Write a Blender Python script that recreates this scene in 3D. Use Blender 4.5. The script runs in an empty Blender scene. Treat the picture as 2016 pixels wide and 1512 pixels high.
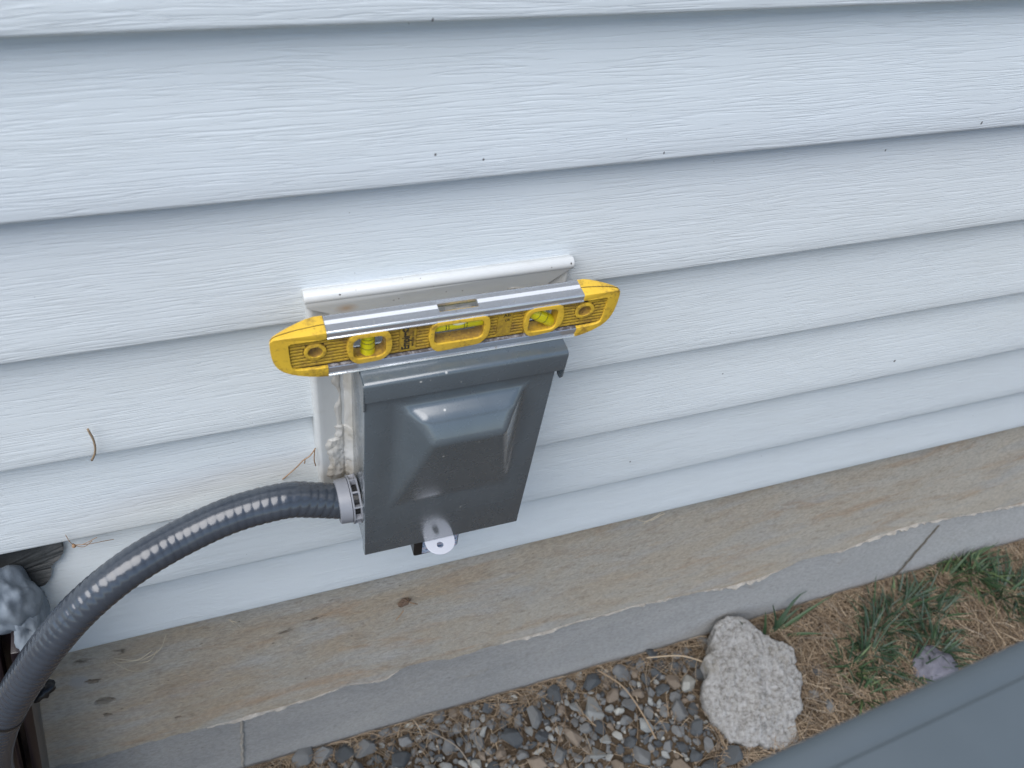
import bpy, bmesh, math, random
from mathutils import Vector, Matrix, noise
from mathutils.geometry import tessellate_polygon

# ------------------------------------------------------------------ camera
S = bpy.context.scene
COL = S.collection
cam = bpy.data.cameras.new('camera')
cam.sensor_width = 36.0
cam.lens = 1665.92 / 2016 * 36
cam.clip_start, cam.clip_end = 0.01, 500
cam.dof.use_dof = True
cam.dof.focus_distance = 0.70
cam.dof.aperture_fstop = 11.0
co = bpy.data.objects.new('camera', cam)
COL.objects.link(co)
co.location = (-0.152443, -0.400129, 0.212718)
co.rotation_euler = (0.703368, -0.129167, -0.325739)
S.camera = co

# ------------------------------------------------------------------ sky, sun
SUN_EL, SUN_AZ = 62.0, -68.0       # elevation; degrees to the right of straight behind the camera
w = bpy.data.worlds.new('World')
S.world = w
w.use_nodes = True
wn = w.node_tree
bg = wn.nodes['Background']
sky = wn.nodes.new('ShaderNodeTexSky')
sky.sky_type = 'NISHITA'
sky.sun_disc = False
sky.sun_elevation = math.radians(SUN_EL)
sky.sun_rotation = math.radians(180 - SUN_AZ)
sky.air_density = 1.0
sky.dust_density = 0.6
sky.ozone_density = 1.0
wn.links.new(sky.outputs[0], bg.inputs[0])
bg.inputs[1].default_value = 0.09
sl = bpy.data.lights.new('sun', 'SUN')
sl.energy = 3.2
sl.angle = math.radians(70)
sl.color = (1.0, 0.97, 0.94)
so = bpy.data.objects.new('sun', sl)
COL.objects.link(so)
so.location = (2, -3, 4)
sd = Vector((math.sin(math.radians(SUN_AZ)) * math.cos(math.radians(SUN_EL)),
             -math.cos(math.radians(SUN_AZ)) * math.cos(math.radians(SUN_EL)),
             math.sin(math.radians(SUN_EL))))
so.rotation_euler = sd.to_track_quat('Z', 'Y').to_euler()
S.view_settings.view_transform = 'Standard'
S.view_settings.look = 'None'
S.view_settings.exposure = 0.95
S.view_settings.gamma = 1.0

R = random.Random(7)

# ------------------------------------------------------------------ helpers
def tag(o, label=None, cat=None, group=None, kind=None):
    if label: o['label'] = label
    if cat: o['category'] = cat
    if group: o['group'] = group
    if kind: o['kind'] = kind
    return o

def thing(name, label, cat, loc, group=None):
    o = bpy.data.objects.new(name, None)
    COL.objects.link(o)
    o.location = loc
    o.empty_display_size = 0.02
    return tag(o, label, cat, group)

WLOC = {}
def wloc(o):
    return WLOC.get(o.name, Vector(o.location)) if o else Vector((0, 0, 0))

def mesh(name, V, F, mat, parent=None, smooth=False, mats=None, fm=None, origin=None):
    """link V (world coordinates) and F as one mesh object with its origin in its middle"""
    V = [Vector(v) for v in V]
    lo = Vector([min(v[i] for v in V) for i in range(3)])
    hi = Vector([max(v[i] for v in V) for i in range(3)])
    c = Vector(origin) if origin is not None else (lo + hi) / 2
    me = bpy.data.meshes.new(name)
    me.from_pydata([v - c for v in V], [], F)
    bm = bmesh.new(); bm.from_mesh(me)
    bmesh.ops.recalc_face_normals(bm, faces=bm.faces)
    bm.to_mesh(me); bm.free()
    for m in (mats or [mat]): me.materials.append(m)
    if fm: me.polygons.foreach_set('material_index', fm)
    me.polygons.foreach_set('use_smooth', [bool(smooth)] * len(me.polygons))
    o = bpy.data.objects.new(name, me)
    COL.objects.link(o)
    WLOC[o.name] = c
    if parent is not None:
        o.parent = parent
        o.location = c - wloc(parent)
    else:
        o.location = c
    return o

def from_bm(name, bm, mat, parent=None, smooth=False):
    bm.verts.ensure_lookup_table()
    bm.verts.index_update()
    V = [v.co.copy() for v in bm.verts]
    F = [[v.index for v in f.verts] for f in bm.faces]
    bm.free()
    return mesh(name, V, F, mat, parent, smooth)

def autosmooth(o, deg=35):
    me = o.data
    me.polygons.foreach_set('use_smooth', [True] * len(me.polygons))
    bm = bmesh.new(); bm.from_mesh(me)
    for e in bm.edges:
        if len(e.link_faces) == 2:
            e.smooth = e.calc_face_angle(0) < math.radians(deg)
        else:
            e.smooth = False
    bm.to_mesh(me); bm.free()
    return o

def bevel(bm, off, seg=2, ang=25):
    es = [e for e in bm.edges if len(e.link_faces) == 2 and e.calc_face_angle(0) > math.radians(ang)]
    bmesh.ops.bevel(bm, geom=es, offset=off, segments=seg, profile=0.5, affect='EDGES', clamp_overlap=True)

class Acc:
    """collects boxes / tubes / plates into one vertex-face list"""
    def __init__(s): s.V, s.F = [], []
    def add(s, V, F):
        n = len(s.V); s.V += [Vector(v) for v in V]; s.F += [[i + n for i in f] for f in F]; return s
    def box(s, x0, x1, y0, y1, z0, z1):
        V = [(x, y, z) for x in (x0, x1) for y in (y0, y1) for z in (z0, z1)]
        return s.add(V, [(0, 1, 3, 2), (4, 6, 7, 5), (0, 4, 5, 1), (2, 3, 7, 6), (0, 2, 6, 4), (1, 5, 7, 3)])
    def tube(s, pts, r, n=8, cap=True):
        V, F = tube(pts, r, n, cap); return s.add(V, F)
    def plate(s, outer, holes, y0, y1, axis='y'):
        V, F = plate(outer, holes, y0, y1, axis); return s.add(V, F)
    def extr(s, prof, x0, x1):
        n = len(prof)
        V = [(x0, y, z) for y, z in prof] + [(x1, y, z) for y, z in prof]
        F = [(i, (i + 1) % n, n + (i + 1) % n, n + i) for i in range(n)]
        F += [list(range(n)), list(range(2 * n - 1, n - 1, -1))]
        return s.add(V, F)
    def bm(s):
        b = bmesh.new()
        vs = [b.verts.new(v) for v in s.V]
        for f in s.F:
            try: b.faces.new([vs[i] for i in f])
            except ValueError: pass
        bmesh.ops.recalc_face_normals(b, faces=b.faces)
        return b
    def obj(s, name, mat, parent=None, smooth=False):
        return mesh(name, s.V, s.F, mat, parent, smooth)

def tube(pts, r, n=8, cap=True):
    pts = [Vector(p) for p in pts]
    rs = r if isinstance(r, (list, tuple)) else [r] * len(pts)
    V, F = [], []
    t0 = (pts[1] - pts[0]).normalized()
    up = Vector((0, 0, 1)) if abs(t0.z) < 0.9 else Vector((1, 0, 0))
    a = t0.cross(up).normalized()
    for i, p in enumerate(pts):
        t = (pts[min(i + 1, len(pts) - 1)] - pts[max(i - 1, 0)]).normalized()
        a = (a - t * a.dot(t)).normalized(); b = t.cross(a)
        for k in range(n):
            th = 2 * math.pi * k / n
            V.append(p + (a * math.cos(th) + b * math.sin(th)) * rs[i])
    for i in range(len(pts) - 1):
        for k in range(n):
            F.append((i * n + k, i * n + (k + 1) % n, (i + 1) * n + (k + 1) % n, (i + 1) * n + k))
    if cap:
        F.append(list(range(n))); F.append(list(range(len(V) - 1, len(V) - n - 1, -1)))
    return V, F

def plate(outer, holes, d0, d1, axis='y'):
    """polygon with holes (in x,z or x,y) given thickness between d0 and d1"""
    loops = [outer] + list(holes)
    flat = [p for l in loops for p in l]
    tris = tessellate_polygon([[Vector((a, b, 0)) for a, b in l] for l in loops])
    mk = (lambda a, b, d: (a, d, b)) if axis == 'y' else (lambda a, b, d: (a, b, d))
    n = len(flat)
    V = [mk(a, b, d0) for a, b in flat] + [mk(a, b, d1) for a, b in flat]
    F = [list(t) for t in tris] + [[i + n for i in t] for t in tris]
    st = 0
    for l in loops:
        m = len(l)
        for i in range(m):
            j = (i + 1) % m
            F.append((st + i, st + j, n + st + j, n + st + i))
        st += m
    return V, F

def catmull(P, per=12):
    P = [Vector(p) for p in P]
    P = [P[0] * 2 - P[1]] + P + [P[-1] * 2 - P[-2]]
    out = []
    for i in range(1, len(P) - 2):
        p0, p1, p2, p3 = P[i - 1:i + 3]
        for k in range(per):
            t = k / per
            out.append(0.5 * ((2 * p1) + (p2 - p0) * t + (2 * p0 - 5 * p1 + 4 * p2 - p3) * t * t + (3 * p1 - p0 - 3 * p2 + p3) * t ** 3))
    out.append(P[-2])
    return out

def circ(cx, cz, r, n=28, rz=None):
    return [(cx + r * math.cos(2 * math.pi * i / n), cz + (rz or r) * math.sin(2 * math.pi * i / n)) for i in range(n)]

def rrect(x0, x1, z0, z1, r, n=5):
    out = []
    for cx, cz, a in ((x1 - r, z1 - r, 0), (x0 + r, z1 - r, 90), (x0 + r, z0 + r, 180), (x1 - r, z0 + r, 270)):
        for k in range(n + 1):
            t = math.radians(a + 90 * k / n)
            out.append((cx + r * math.cos(t), cz + r * math.sin(t)))
    return out

def roundpoly(P, r, n=4):
    out = []
    for i in range(len(P)):
        a, b, c = Vector(P[i - 1]), Vector(P[i]), Vector(P[(i + 1) % len(P)])
        d1, d2 = a - b, c - b
        q = min(r, d1.length * .45, d2.length * .45)
        s, e = b + d1.normalized() * q, b + d2.normalized() * q
        for k in range(n + 1):
            t = k / n
            v = s * (1 - t) ** 2 + b * 2 * t * (1 - t) + e * t * t
            out.append((v.x, v.y))
    return out

def fbm(x, y, z, o=4):
    return noise.fractal(Vector((x, y, z)), 1.0, 2.0, o)

# ------------------------------------------------------------------ materials
class M:
    def __init__(s, name, col=(.5, .5, .5), rough=.5, metal=0, spec=.5):
        s.m = bpy.data.materials.new(name); s.m.use_nodes = True
        s.t = s.m.node_tree; s.b = s.t.nodes['Principled BSDF']
        s.set('Base Color', col); s.set('Roughness', rough); s.set('Metallic', metal); s.set('Specular IOR Level', spec)
    def put(s, sock, v):
        if isinstance(v, bpy.types.NodeSocket): s.t.links.new(v, sock)
        elif isinstance(v, (tuple, list)):
            v = tuple(v)
            if sock.type == 'RGBA' and len(v) == 3: v += (1,)
            sock.default_value = v
        else: sock.default_value = v
    def set(s, k, v): s.put(s.b.inputs[k], v); return s
    def n(s, typ, inp=None, out=0, **attr):
        nd = s.t.nodes.new('ShaderNode' + typ)
        for k, v in attr.items(): setattr(nd, k, v)
        for k, v in (inp or {}).items(): s.put(nd.inputs[k], v)
        return nd.outputs[out]
    def pos(s): return s.n('NewGeometry')
    def oco(s): return s.n('TexCoord', out=3)
    def vm(s, op, a, b): return s.n('VectorMath', {0: a, 1: b}, operation=op)
    def ma(s, op, a, b=0.0, clamp=False):
        return s.n('Math', {0: a, 1: b}, operation=op, use_clamp=clamp)
    def noise(s, vec, scale, detail=4, rough=.55, dist=0.0, out=0):
        return s.n('TexNoise', {'Vector': vec, 'Scale': scale, 'Detail': detail, 'Roughness': rough, 'Distortion': dist}, out=out)
    def vor(s, vec, scale, feature='F1', rnd=1.0, out=0):
        return s.n('TexVoronoi', {'Vector': vec, 'Scale': scale, 'Randomness': rnd}, out=out, feature=feature)
    def rng(s, v, a, b, c=0.0, d=1.0): return s.n('MapRange', {0: v, 1: a, 2: b, 3: c, 4: d}, clamp=True)
    def mix(s, f, a, b):
        nd = s.t.nodes.new('ShaderNodeMix'); nd.data_type = 'RGBA'
        s.put(nd.inputs[0], f); s.put(nd.inputs[6], a); s.put(nd.inputs[7], b)
        return nd.outputs[2]
    def ramp(s, f, stops):
        nd = s.t.nodes.new('ShaderNodeValToRGB'); s.put(nd.inputs[0], f)
        e = nd.color_ramp.elements
        while len(e) < len(stops): e.new(1.0)
        for i, (p, c) in enumerate(stops): e[i].position = p; e[i].color = tuple(c) + (1,)
        return nd.outputs[0]
    def bump(s, h, dist, strength=1.0, prev=None):
        i = {'Height': h, 'Distance': dist, 'Strength': strength}
        if prev is not None: i['Normal'] = prev
        v = s.n('Bump', i); s.set('Normal', v); return v
    def spots(s, pts, fuzz=.4, warp=0):
        """mask of small marks at given places: (x, z, rx, rz)"""
        p = s.pos(); tot = None
        if warp: p = s.vm('ADD', p, s.vm('MULTIPLY', s.vm('SUBTRACT', s.noise(p, 90, 3, out=1), (.5, .5, .5)), (warp, 0, warp)))
        for x, z, rx, rz in pts:
            d = s.n('VectorMath', {0: s.vm('MULTIPLY', s.vm('SUBTRACT', p, (x, 0, z)), (1 / rx, 0, 1 / rz))}, out=1, operation='LENGTH')
            k = s.rng(d, 1.0, 1.0 - fuzz)
            tot = k if tot is None else s.ma('MAXIMUM', tot, k)
        return tot

def siding_mat():
    q = M('white_vinyl', rough=.42, spec=.35)
    p = q.pos()
    warp = q.vm('SUBTRACT', q.noise(q.vm('MULTIPLY', p, (4, 1, 14)), 1.0, 2, out=1), (.5, .5, .5))
    pw = q.vm('ADD', p, q.vm('MULTIPLY', warp, (0, 0, .012)))
    # long wavering grooves
    g1 = q.noise(q.vm('MULTIPLY', pw, (9, 20, 330)), 1.0, 2, .5)
    l1 = q.rng(q.ma('ABSOLUTE', q.ma('SUBTRACT', g1, .5)), 0, .045, 0, 1)
    # short broken ticks
    g2 = q.noise(q.vm('MULTIPLY', pw, (55, 60, 650)), 1.0, 2, .6)
    l2 = q.rng(g2, .60, .70, 1, 0)
    msk = q.rng(q.noise(q.vm('MULTIPLY', pw, (10, 1, 40)), 1.0, 2), .42, .58)
    l2 = q.ma('MAXIMUM', l2, msk)
    g3 = q.noise(q.vm('MULTIPLY', pw, (16, 30, 520)), 1.0, 3, .6)
    h = q.ma('ADD', q.ma('MULTIPLY', l1, .55), q.ma('ADD', q.ma('MULTIPLY', l2, .4), q.ma('MULTIPLY', g3, .5)))
    q.bump(h, .00070, .45)
    dirt = q.rng(q.noise(q.vm('MULTIPLY', p, (9, 9, 22)), 1.0, 5), .45, .8, 0, .16)
    c = q.mix(dirt, (.645, .69, .71), (.52, .54, .52))
    vd = q.vor(p, 26)
    sp = q.rng(vd, .014, .008)
    sp2 = q.rng(q.vor(q.vm('ADD', p, (3.1, 0, 1.7)), 60), .030, .016)
    sp2 = q.ma('MULTIPLY', sp2, q.rng(q.noise(p, 9, 2), .5, .56))
    c = q.mix(q.ma('MULTIPLY', q.ma('MAXIMUM', sp, q.ma('MULTIPLY', sp2, .7)), .75), c, (.09, .07, .05))
    mk = q.spots([(-.024, -.081, .0009, .0011), (.006, -.087, .0009, .0010), (.130, -.094, .0007, .0012), (.397, -.094, .0010, .0017),
                  (-.031, .001, .0007, .0022), (.488, -.385, .0016, .0020), (.273, -.356, .0008, .0010), (.206, -.474, .0010, .0013),
                  (.329, -.118, .0007, .0012), (-.215, -.4105, .03, .0015)], .4)
    mk = q.ma('MULTIPLY', mk, .85)
    c = q.mix(mk, c, (.04, .03, .025))
    q.set('Base Color', c)
    return q.m

def concrete_mat(name, upper):
    q = M(name, rough=.85, spec=.25)
    p = q.pos()
    st = q.noise(q.vm('MULTIPLY', p, (5, 4, 8)), 1.0, 6, .65, .8)
    fine = q.noise(q.vm('MULTIPLY', p, (170, 170, 260)), 1.0, 5, .7)
    blot = q.noise(q.vm('MULTIPLY', p, (12, 9, 20)), 1.0, 6, .68, 1.0)
    if upper:
        c = q.ramp(st, [(.30, (.42, .40, .365)), (.45, (.45, .41, .345)), (.55, (.45, .385, .30)), (.70, (.44, .35, .245))])
        light_x = q.rng(q.n('SeparateXYZ', {0: p}, out=0), -.1, 1.1, 0, 1)
        c = q.mix(q.ma('MULTIPLY', light_x, .7), c, (.60, .555, .475))  # paler to the right: stronger light there painted in, along with lighter staining
        pk = q.noise(q.vm('MULTIPLY', q.vm('ADD', p, (2, 0, 1)), (4.5, 4, 13)), 1.0, 6, .72, .6)
        c = q.mix(q.rng(pk, .52, .66, 0, .7), c, (.43, .295, .185))
        c = q.mix(q.rng(blot, .52, .66, 0, .3), c, (.34, .25, .17))
        c = q.mix(q.rng(q.noise(q.vm('MULTIPLY', q.vm('ADD', p, (8, 0, 8)), (34, 9, 50)), 1.0, 5, .75), .56, .68, 0, .45), c, (.20, .15, .10))
        c = q.mix(q.rng(q.noise(q.vm('MULTIPLY', q.vm('ADD', p, (5, 0, 3)), (7, 5, 20)), 1.0, 4), .52, .66, 0, .55), c, (.45, .445, .43))
    else:
        c = q.ramp(st, [(.3, (.30, .30, .295)), (.5, (.345, .34, .33)), (.7, (.38, .37, .35))])
        light_x = q.rng(q.n('SeparateXYZ', {0: p}, out=0), 0, 1.1, 0, 1)
        c = q.mix(q.ma('MULTIPLY', light_x, .8), c, (.54, .54, .53))  # brighter light at the right end, painted into the lower band's colour
        c = q.mix(q.rng(blot, .60, .75, 0, .4), c, (.27, .225, .16))
    c = q.mix(q.rng(fine, .38, .7, 0, .5), c, (.15, .14, .12))
    c = q.mix(q.rng(q.noise(q.vm('MULTIPLY', p, (300, 300, 500)), 1.0, 3, .7), .6, .72, 0, .5), c, (.46, .44, .40))
    pit = q.rng(q.vor(q.vm('MULTIPLY', p, (1, .4, 1.6)), 42), .075, .045)
    pit = q.ma('MULTIPLY', pit, q.rng(q.noise(p, 16, 2), .52, .56))
    h = q.ma('SUBTRACT', q.ma('ADD', q.ma('MULTIPLY', fine, .5), q.ma('MULTIPLY', blot, .6)), q.ma('MULTIPLY', pit, 1.2))
    if upper:
        big = q.spots([(-.347, -.747, .010, .012), (-.352, -.784, .004, .006), (-.288, -.843, .005, .004), (-.345, -.690, .007, .006)], .5, .016)
        pale = q.spots([(-.357, -.683, .011, .017)], .5, .016)
        sm = q.spots([(-.153, -.684, .010, .004), (-.120, -.671, .016, .003), (-.021, -.682, .006, .008), (-.308, -.640, .006, .010), (-.345, -.640, .008, .006)], .8, .02)
        c = q.mix(q.ma('MULTIPLY', pale, .8), c, (.36, .35, .34))
        c = q.mix(q.ma('MULTIPLY', big, .55), c, (.10, .075, .05))
        c = q.mix(q.ma('MULTIPLY', sm, .75), c, (.06, .045, .03))
        h = q.ma('SUBTRACT', h, q.ma('MULTIPLY', big, 1.5))
    c = q.mix(q.ma('MULTIPLY', pit, .6), c, (.08, .07, .06))
    q.set('Base Color', c)
    q.bump(h, .004, .7)
    return q.m

def steel_paint():
    q = M('grey_enamel', rough=.16, spec=.7)
    p = q.pos()
    n1 = q.noise(p, 28, 4)
    c = q.mix(q.rng(n1, .4, .7), (.072, .092, .108), (.082, .103, .120))
    v = q.rng(q.vor(p, 75), .075, .05)
    v = q.ma('MULTIPLY', v, q.rng(q.noise(q.vm('ADD', p, (2, 2, 2)), 14, 2), .55, .58))
    c = q.mix(q.ma('MULTIPLY', v, .8), c, (.5, .5, .48))
    q.set('Base Color', c)
    q.set('Roughness', q.rng(q.noise(p, 60, 4), .3, .7, .24, .30))
    q.set('Coat Weight', .75); q.set('Coat Roughness', .17)
    q.bump(q.noise(p, 900, 2), .00004, .12)
    return q.m

def yellow_mat(name, ca, cb, th):
    q = M(name, rough=.4, spec=.4)
    p = q.pos()
    d = q.noise(p, 60, 5, .65)
    f = q.noise(p, 420, 4, .65)
    c = q.mix(q.rng(q.noise(p, 22, 3), .35, .7), ca, cb)
    c = q.mix(q.rng(q.ma('ADD', q.ma('MULTIPLY', d, .6), q.ma('MULTIPLY', f, .4)), th, th + .15, 0, .8), c, (.17, .095, .03))
    s = q.rng(q.vor(q.vm('MULTIPLY', p, (1, 1, 1.7)), 210), .13, .08)
    c = q.mix(q.ma('MULTIPLY', s, q.rng(d, .46, .54)), c, (.07, .04, .015))
    q.set('Base Color', c)
    q.set('Roughness', q.rng(d, .3, .7, .32, .6))
    q.bump(f, .0003, .4)
    return q.m

def alu_mat():
    q = M('brushed_aluminium', (.62, .64, .66), .26, 1.0)
    p = q.pos()
    s = q.noise(q.vm('MULTIPLY', p, (60, 900, 900)), 1.0, 4, .7)
    q.set('Roughness', q.rng(s, .3, .7, .12, .26))
    d = q.noise(p, 260, 5, .7)
    g = q.rng(d, .60, .68, 0, .85)
    q.set('Base Color', q.mix(g, (.54, .56, .59), (.09, .075, .06)))
    q.set('Metallic', q.rng(g, 0, .9, .72, .1))
    q.bump(s, .0001, .3)
    return q.m

def grime_mat():
    q = M('grimy_ledge', rough=.8)
    p = q.pos()
    q.set('Base Color', q.ramp(q.noise(p, 330, 5, .7), [(.35, (.045, .038, .035)), (.52, (.12, .105, .10)), (.62, (.25, .24, .24))]))
    return q.m

def trim_mat():
    q = M('ivory_vinyl_trim', rough=.32, spec=.4)
    p = q.pos()
    d = q.rng(q.noise(q.vm('MULTIPLY', p, (40, 40, 60)), 1.0, 5), .55, .8, 0, .35)
    c = q.mix(d, (.56, .575, .57), (.40, .38, .33))
    s = q.rng(q.vor(p, 130), .085, .05)
    s = q.ma('MULTIPLY', s, q.rng(q.noise(p, 30, 2), .50, .56))
    c = q.mix(q.ma('MULTIPLY', s, .7), c, (.12, .09, .07))
    mk = q.spots([(-.084, -.1744, .0008, .0005), (.0772, -.1742, .0006, .0008)], .3)
    c = q.mix(mk, c, (.03, .022, .018))
    c = q.mix(q.spots([(-.080, -.187, .009, .0045)], .9), c, (.46, .36, .27))
    q.set('Base Color', c)
    return q.m

def sealant_mat():
    q = M('smeared_sealant', rough=.3, spec=.5)
    p = q.pos()
    n1 = q.noise(q.vm('MULTIPLY', p, (60, 60, 30)), 1.0, 5, .6, .5)
    low = q.rng(q.n('SeparateXYZ', {0: p}, out=2), -.335, -.375, 0, .6)
    c = q.ramp(n1, [(.3, (.36, .34, .295)), (.5, (.44, .43, .40)), (.65, (.51, .51, .495))])
    c = q.mix(q.ma('MULTIPLY', low, q.rng(n1, .6, .4)), c, (.28, .235, .165))
    q.set('Base Color', c)
    q.bump(n1, .0015, .6)
    return q.m

def stone_mat(name, c1, c2, speck=0.0, speckcol=(.6, .6, .58), rough=.8):
    q = M(name, rough=rough, spec=.35)
    oc = q.vm('ADD', q.oco(), q.vm('MULTIPLY', q.n('CombineXYZ', {0: q.n('ObjectInfo', out=5), 1: q.n('ObjectInfo', out=5), 2: 0.3}), (7, 11, 5)))
    n1 = q.noise(oc, 110, 5, .65)
    n2 = q.noise(oc, 420, 4, .7)
    rnd = q.n('ObjectInfo', out=5)
    c = q.mix(q.rng(n1, .32, .68), c1, c2)
    c = q.mix(q.rng(n2, .52, .66, 0, speck), c, speckcol)
    c = q.mix(q.ma('MULTIPLY', rnd, .5), c, tuple(x * .65 for x in c1))
    q.set('Base Color', c)
    q.bump(q.ma('ADD', n1, q.ma('MULTIPLY', n2, .5)), .003, .6)
    return q.m

VINYL = siding_mat()
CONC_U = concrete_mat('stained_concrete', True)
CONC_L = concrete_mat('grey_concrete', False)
STEEL = steel_paint()
YEL = yellow_mat('yellow_plastic', (.70, .46, .045), (.62, .39, .040), .485)
OCH = yellow_mat('grimy_ochre_plastic', (.50, .33, .035), (.40, .255, .028), .45)
ALU = alu_mat()
GRIME = grime_mat()
TRIM = trim_mat()
SEAL = sealant_mat()
DARK = M('black_plastic', (.012, .012, .013), .35).m
INK = M('black_ink', (.02, .017, .013), .7).m
ZINC = M('zinc_plate', (.62, .64, .70), .35, .25).m
SHEATH = M('sheathing', (.12, .12, .12), .9).m

def simple_noise_mat(name, c1, c2, scale, rough=.5, bumpd=0, spec=.5, metal=0):
    q = M(name, rough=rough, spec=spec, metal=metal)
    n1 = q.noise(q.oco(), scale, 5, .6)
    q.set('Base Color', q.mix(q.rng(n1, .3, .7), c1, c2))
    if bumpd: q.bump(n1, bumpd, .6)
    return q.m

CONDUIT = simple_noise_mat('dark_blue_grey_pvc', (.036, .044, .058), (.047, .056, .070), 60, .20, .0005, .7)
FITTING = simple_noise_mat('light_grey_nylon', (.19, .20, .225), (.225, .235, .26), 60, .42)
TAPE = simple_noise_mat('black_putty', (.018, .020, .021), (.034, .037, .037), 90, .6, .002)
PUTTY = simple_noise_mat('blue_grey_duct_seal', (.135, .165, .20), (.19, .22, .25), 60, .7, .002)
BROWN = simple_noise_mat('dark_brown_enamel', (.012, .008, .010), (.020, .013, .016), 30, .3, 0, .6)
RAIL = simple_noise_mat('grey_rail_paint', (.048, .062, .072), (.057, .072, .083), 14, .5, .0004)
RIDGE = simple_noise_mat('pale_mortar', (.22, .20, .17), (.38, .355, .315), 70, .85, .004)
SOIL = None

def soil_mat():
    q = M('dry_soil', rough=.95, spec=.1)
    p = q.pos()
    n1 = q.noise(p, 9, 6, .65); n2 = q.noise(p, 130, 5, .7)
    c = q.ramp(n1, [(.3, (.06, .045, .033)), (.5, (.095, .072, .050)), (.7, (.14, .105, .07))])
    c = q.mix(q.rng(n2, .4, .65, 0, .6), c, (.04, .03, .02))
    q.set('Base Color', c)
    q.bump(n2, .01, .8)
    return q.m
SOIL = soil_mat()

# ------------------------------------------------------------------ ground
def ground_h(x, y):
    h = -1.100 + .006 * fbm(x * 3.1, y * 3.1, .3, 3)
    if x > .5: h += .012 * min(1, (x - .5) / .3)
    return h
xs = [-60, -20, -6, -2.5, -1.2] + [-.7 + i * .025 for i in range(100)] + [2.1, 3, 6, 20, 60]
ys = [-60, -20, -6, -2.5, -1.3] + [-.9 + i * .025 for i in range(38)] + [.1, .6, 3, 20, 60]
V = [(x, y, ground_h(x, y) if (-.8 < x < 2 and -1 < y < .05) else -1.1) for y in ys for x in xs]
nx = len(xs)
F = [(j * nx + i, j * nx + i + 1, (j + 1) * nx + i + 1, (j + 1) * nx + i) for j in range(len(ys) - 1) for i in range(nx - 1)]
tag(mesh('ground', V, F, SOIL, smooth=True), kind='structure')

# ------------------------------------------------------------------ house wall: siding
X0, X1 = -1.6, 3.0
wall = thing('siding_wall', 'white wood-grain lap siding wall above the concrete foundation', 'wall', (0.4, .02, -.59))
LIPS = [0.0, -.1003, -.2030, -.3070, -.4080, -.5050, -.5945]
for k in range(1, 13): LIPS.insert(0, .1016 * k)
xsd = [X0 + (X1 - X0) * i / 230 for i in range(231)]
for k in range(1, len(LIPS)):
    zb, zt = LIPS[k], LIPS[k - 1]
    hgt = zt - zb
    prof = [(.0160, zb + .0010), (.004, zb - .0004), (.0012, zb + .0001), (.0002, zb + .0012), (0.0, zb + .0028)]
    for i in range(1, 9):
        t = i / 8
        prof.append((.0148 * t - .0008 * math.sin(math.pi * t), zb + .0028 + (hgt + .006) * t))
    V, F = [], []
    for i, x in enumerate(xsd):
        wv = .0007 * fbm(x * 2.2, k * 3.7, 0, 3)
        dy = .0006 * fbm(x * 3.0, k * 5.1, 4, 2)
        for y, z in prof: V.append((x, y + dy, z + wv * max(0, 1 - (z - zb) / hgt)))
    m = len(prof)
    for i in range(len(xsd) - 1):
        for j in range(m - 1): F.append((i * m + j, (i + 1) * m + j, (i + 1) * m + j + 1, i * m + j + 1))
    autosmooth(mesh('siding_board', V, F, VINYL, wall), 50)
Acc().box(X0, X1, .022, .12, -.60, 1.16).obj('sheathing', SHEATH, wall)

# ------------------------------------------------------------------ foundation
found = thing('foundation_wall', 'stained tan and grey concrete foundation wall under the white siding', 'wall', (0.4, .02, -1.1))
SEAM = [(-1.6, -.90), (-.8, -.903), (-.5, -.90), (-.426, -.896), (-.384, -.905), (-.327, -.901), (-.28, -.901), (-.22, -.905), (-.176, -.904), (-.144, -.902),
        (-.085, -.892), (-.038, -.904), (-.011, -.879), (.023, -.883), (.052, -.897), (.132, -.891), (.207, -.89), (.284, -.886), (.392, -.893), (.486, -.911),
        (.55, -.913), (.61, -.886), (.69, -.892), (.746, -.871), (.822, -.863), (.918, -.881), (.966, -.888), (1.077, -.905), (1.4, -.90), (3.0, -.90)]
def seam(x):
    for (a, za), (b, zb) in zip(SEAM, SEAM[1:]):
        if a <= x <= b:
            return za + (zb - za) * (x - a) / (b - a) + .0030 * fbm(x * 26, 1.1, 0, 5) + .0040 * max(0, fbm(x * 17, 6.1, 0, 2)) + .0022 * noise.cell(Vector((x * 55, 0, 0)))
    return -.9
V, F = [], []
fx = [-1.6 + 4.6 * i / 900 for i in range(901)]
rows = 9
for x in fx:
    s = seam(x)
    for j in range(rows):
        t = j / (rows - 1)
        z = s + (-.57 - s) * t
        V.append((x, .0105 + .0012 * fbm(x * 6, z * 9, 2, 3), z))
    V.append((x, .03, -.57)); 
    V.append((x, .03, s))
m = rows + 2
for i in range(len(fx) - 1):
    for j in range(m):
        F.append((i * m + j, (i + 1) * m + j, (i + 1) * m + (j + 1) % m, i * m + (j + 1) % m))
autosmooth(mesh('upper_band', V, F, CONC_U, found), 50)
V, F = [], []
zz = [-.86 - i * .28 / 10 for i in range(11)]
for x in fx:
    for z in zz:
        V.append((x, .0135 + .0014 * fbm(x * 5, z * 9, 7, 3) - .003 * max(0, (-1.03 - z) / .1), z))
    V.append((x, .05, zz[-1])); V.append((x, .05, zz[0]))
m = len(zz) + 2
for i in range(len(fx) - 1):
    for j in range(m): F.append((i * m + j, (i + 1) * m + j, (i + 1) * m + (j + 1) % m, i * m + (j + 1) % m))
autosmooth(mesh('lower_band', V, F, CONC_L, found), 50)
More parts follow.
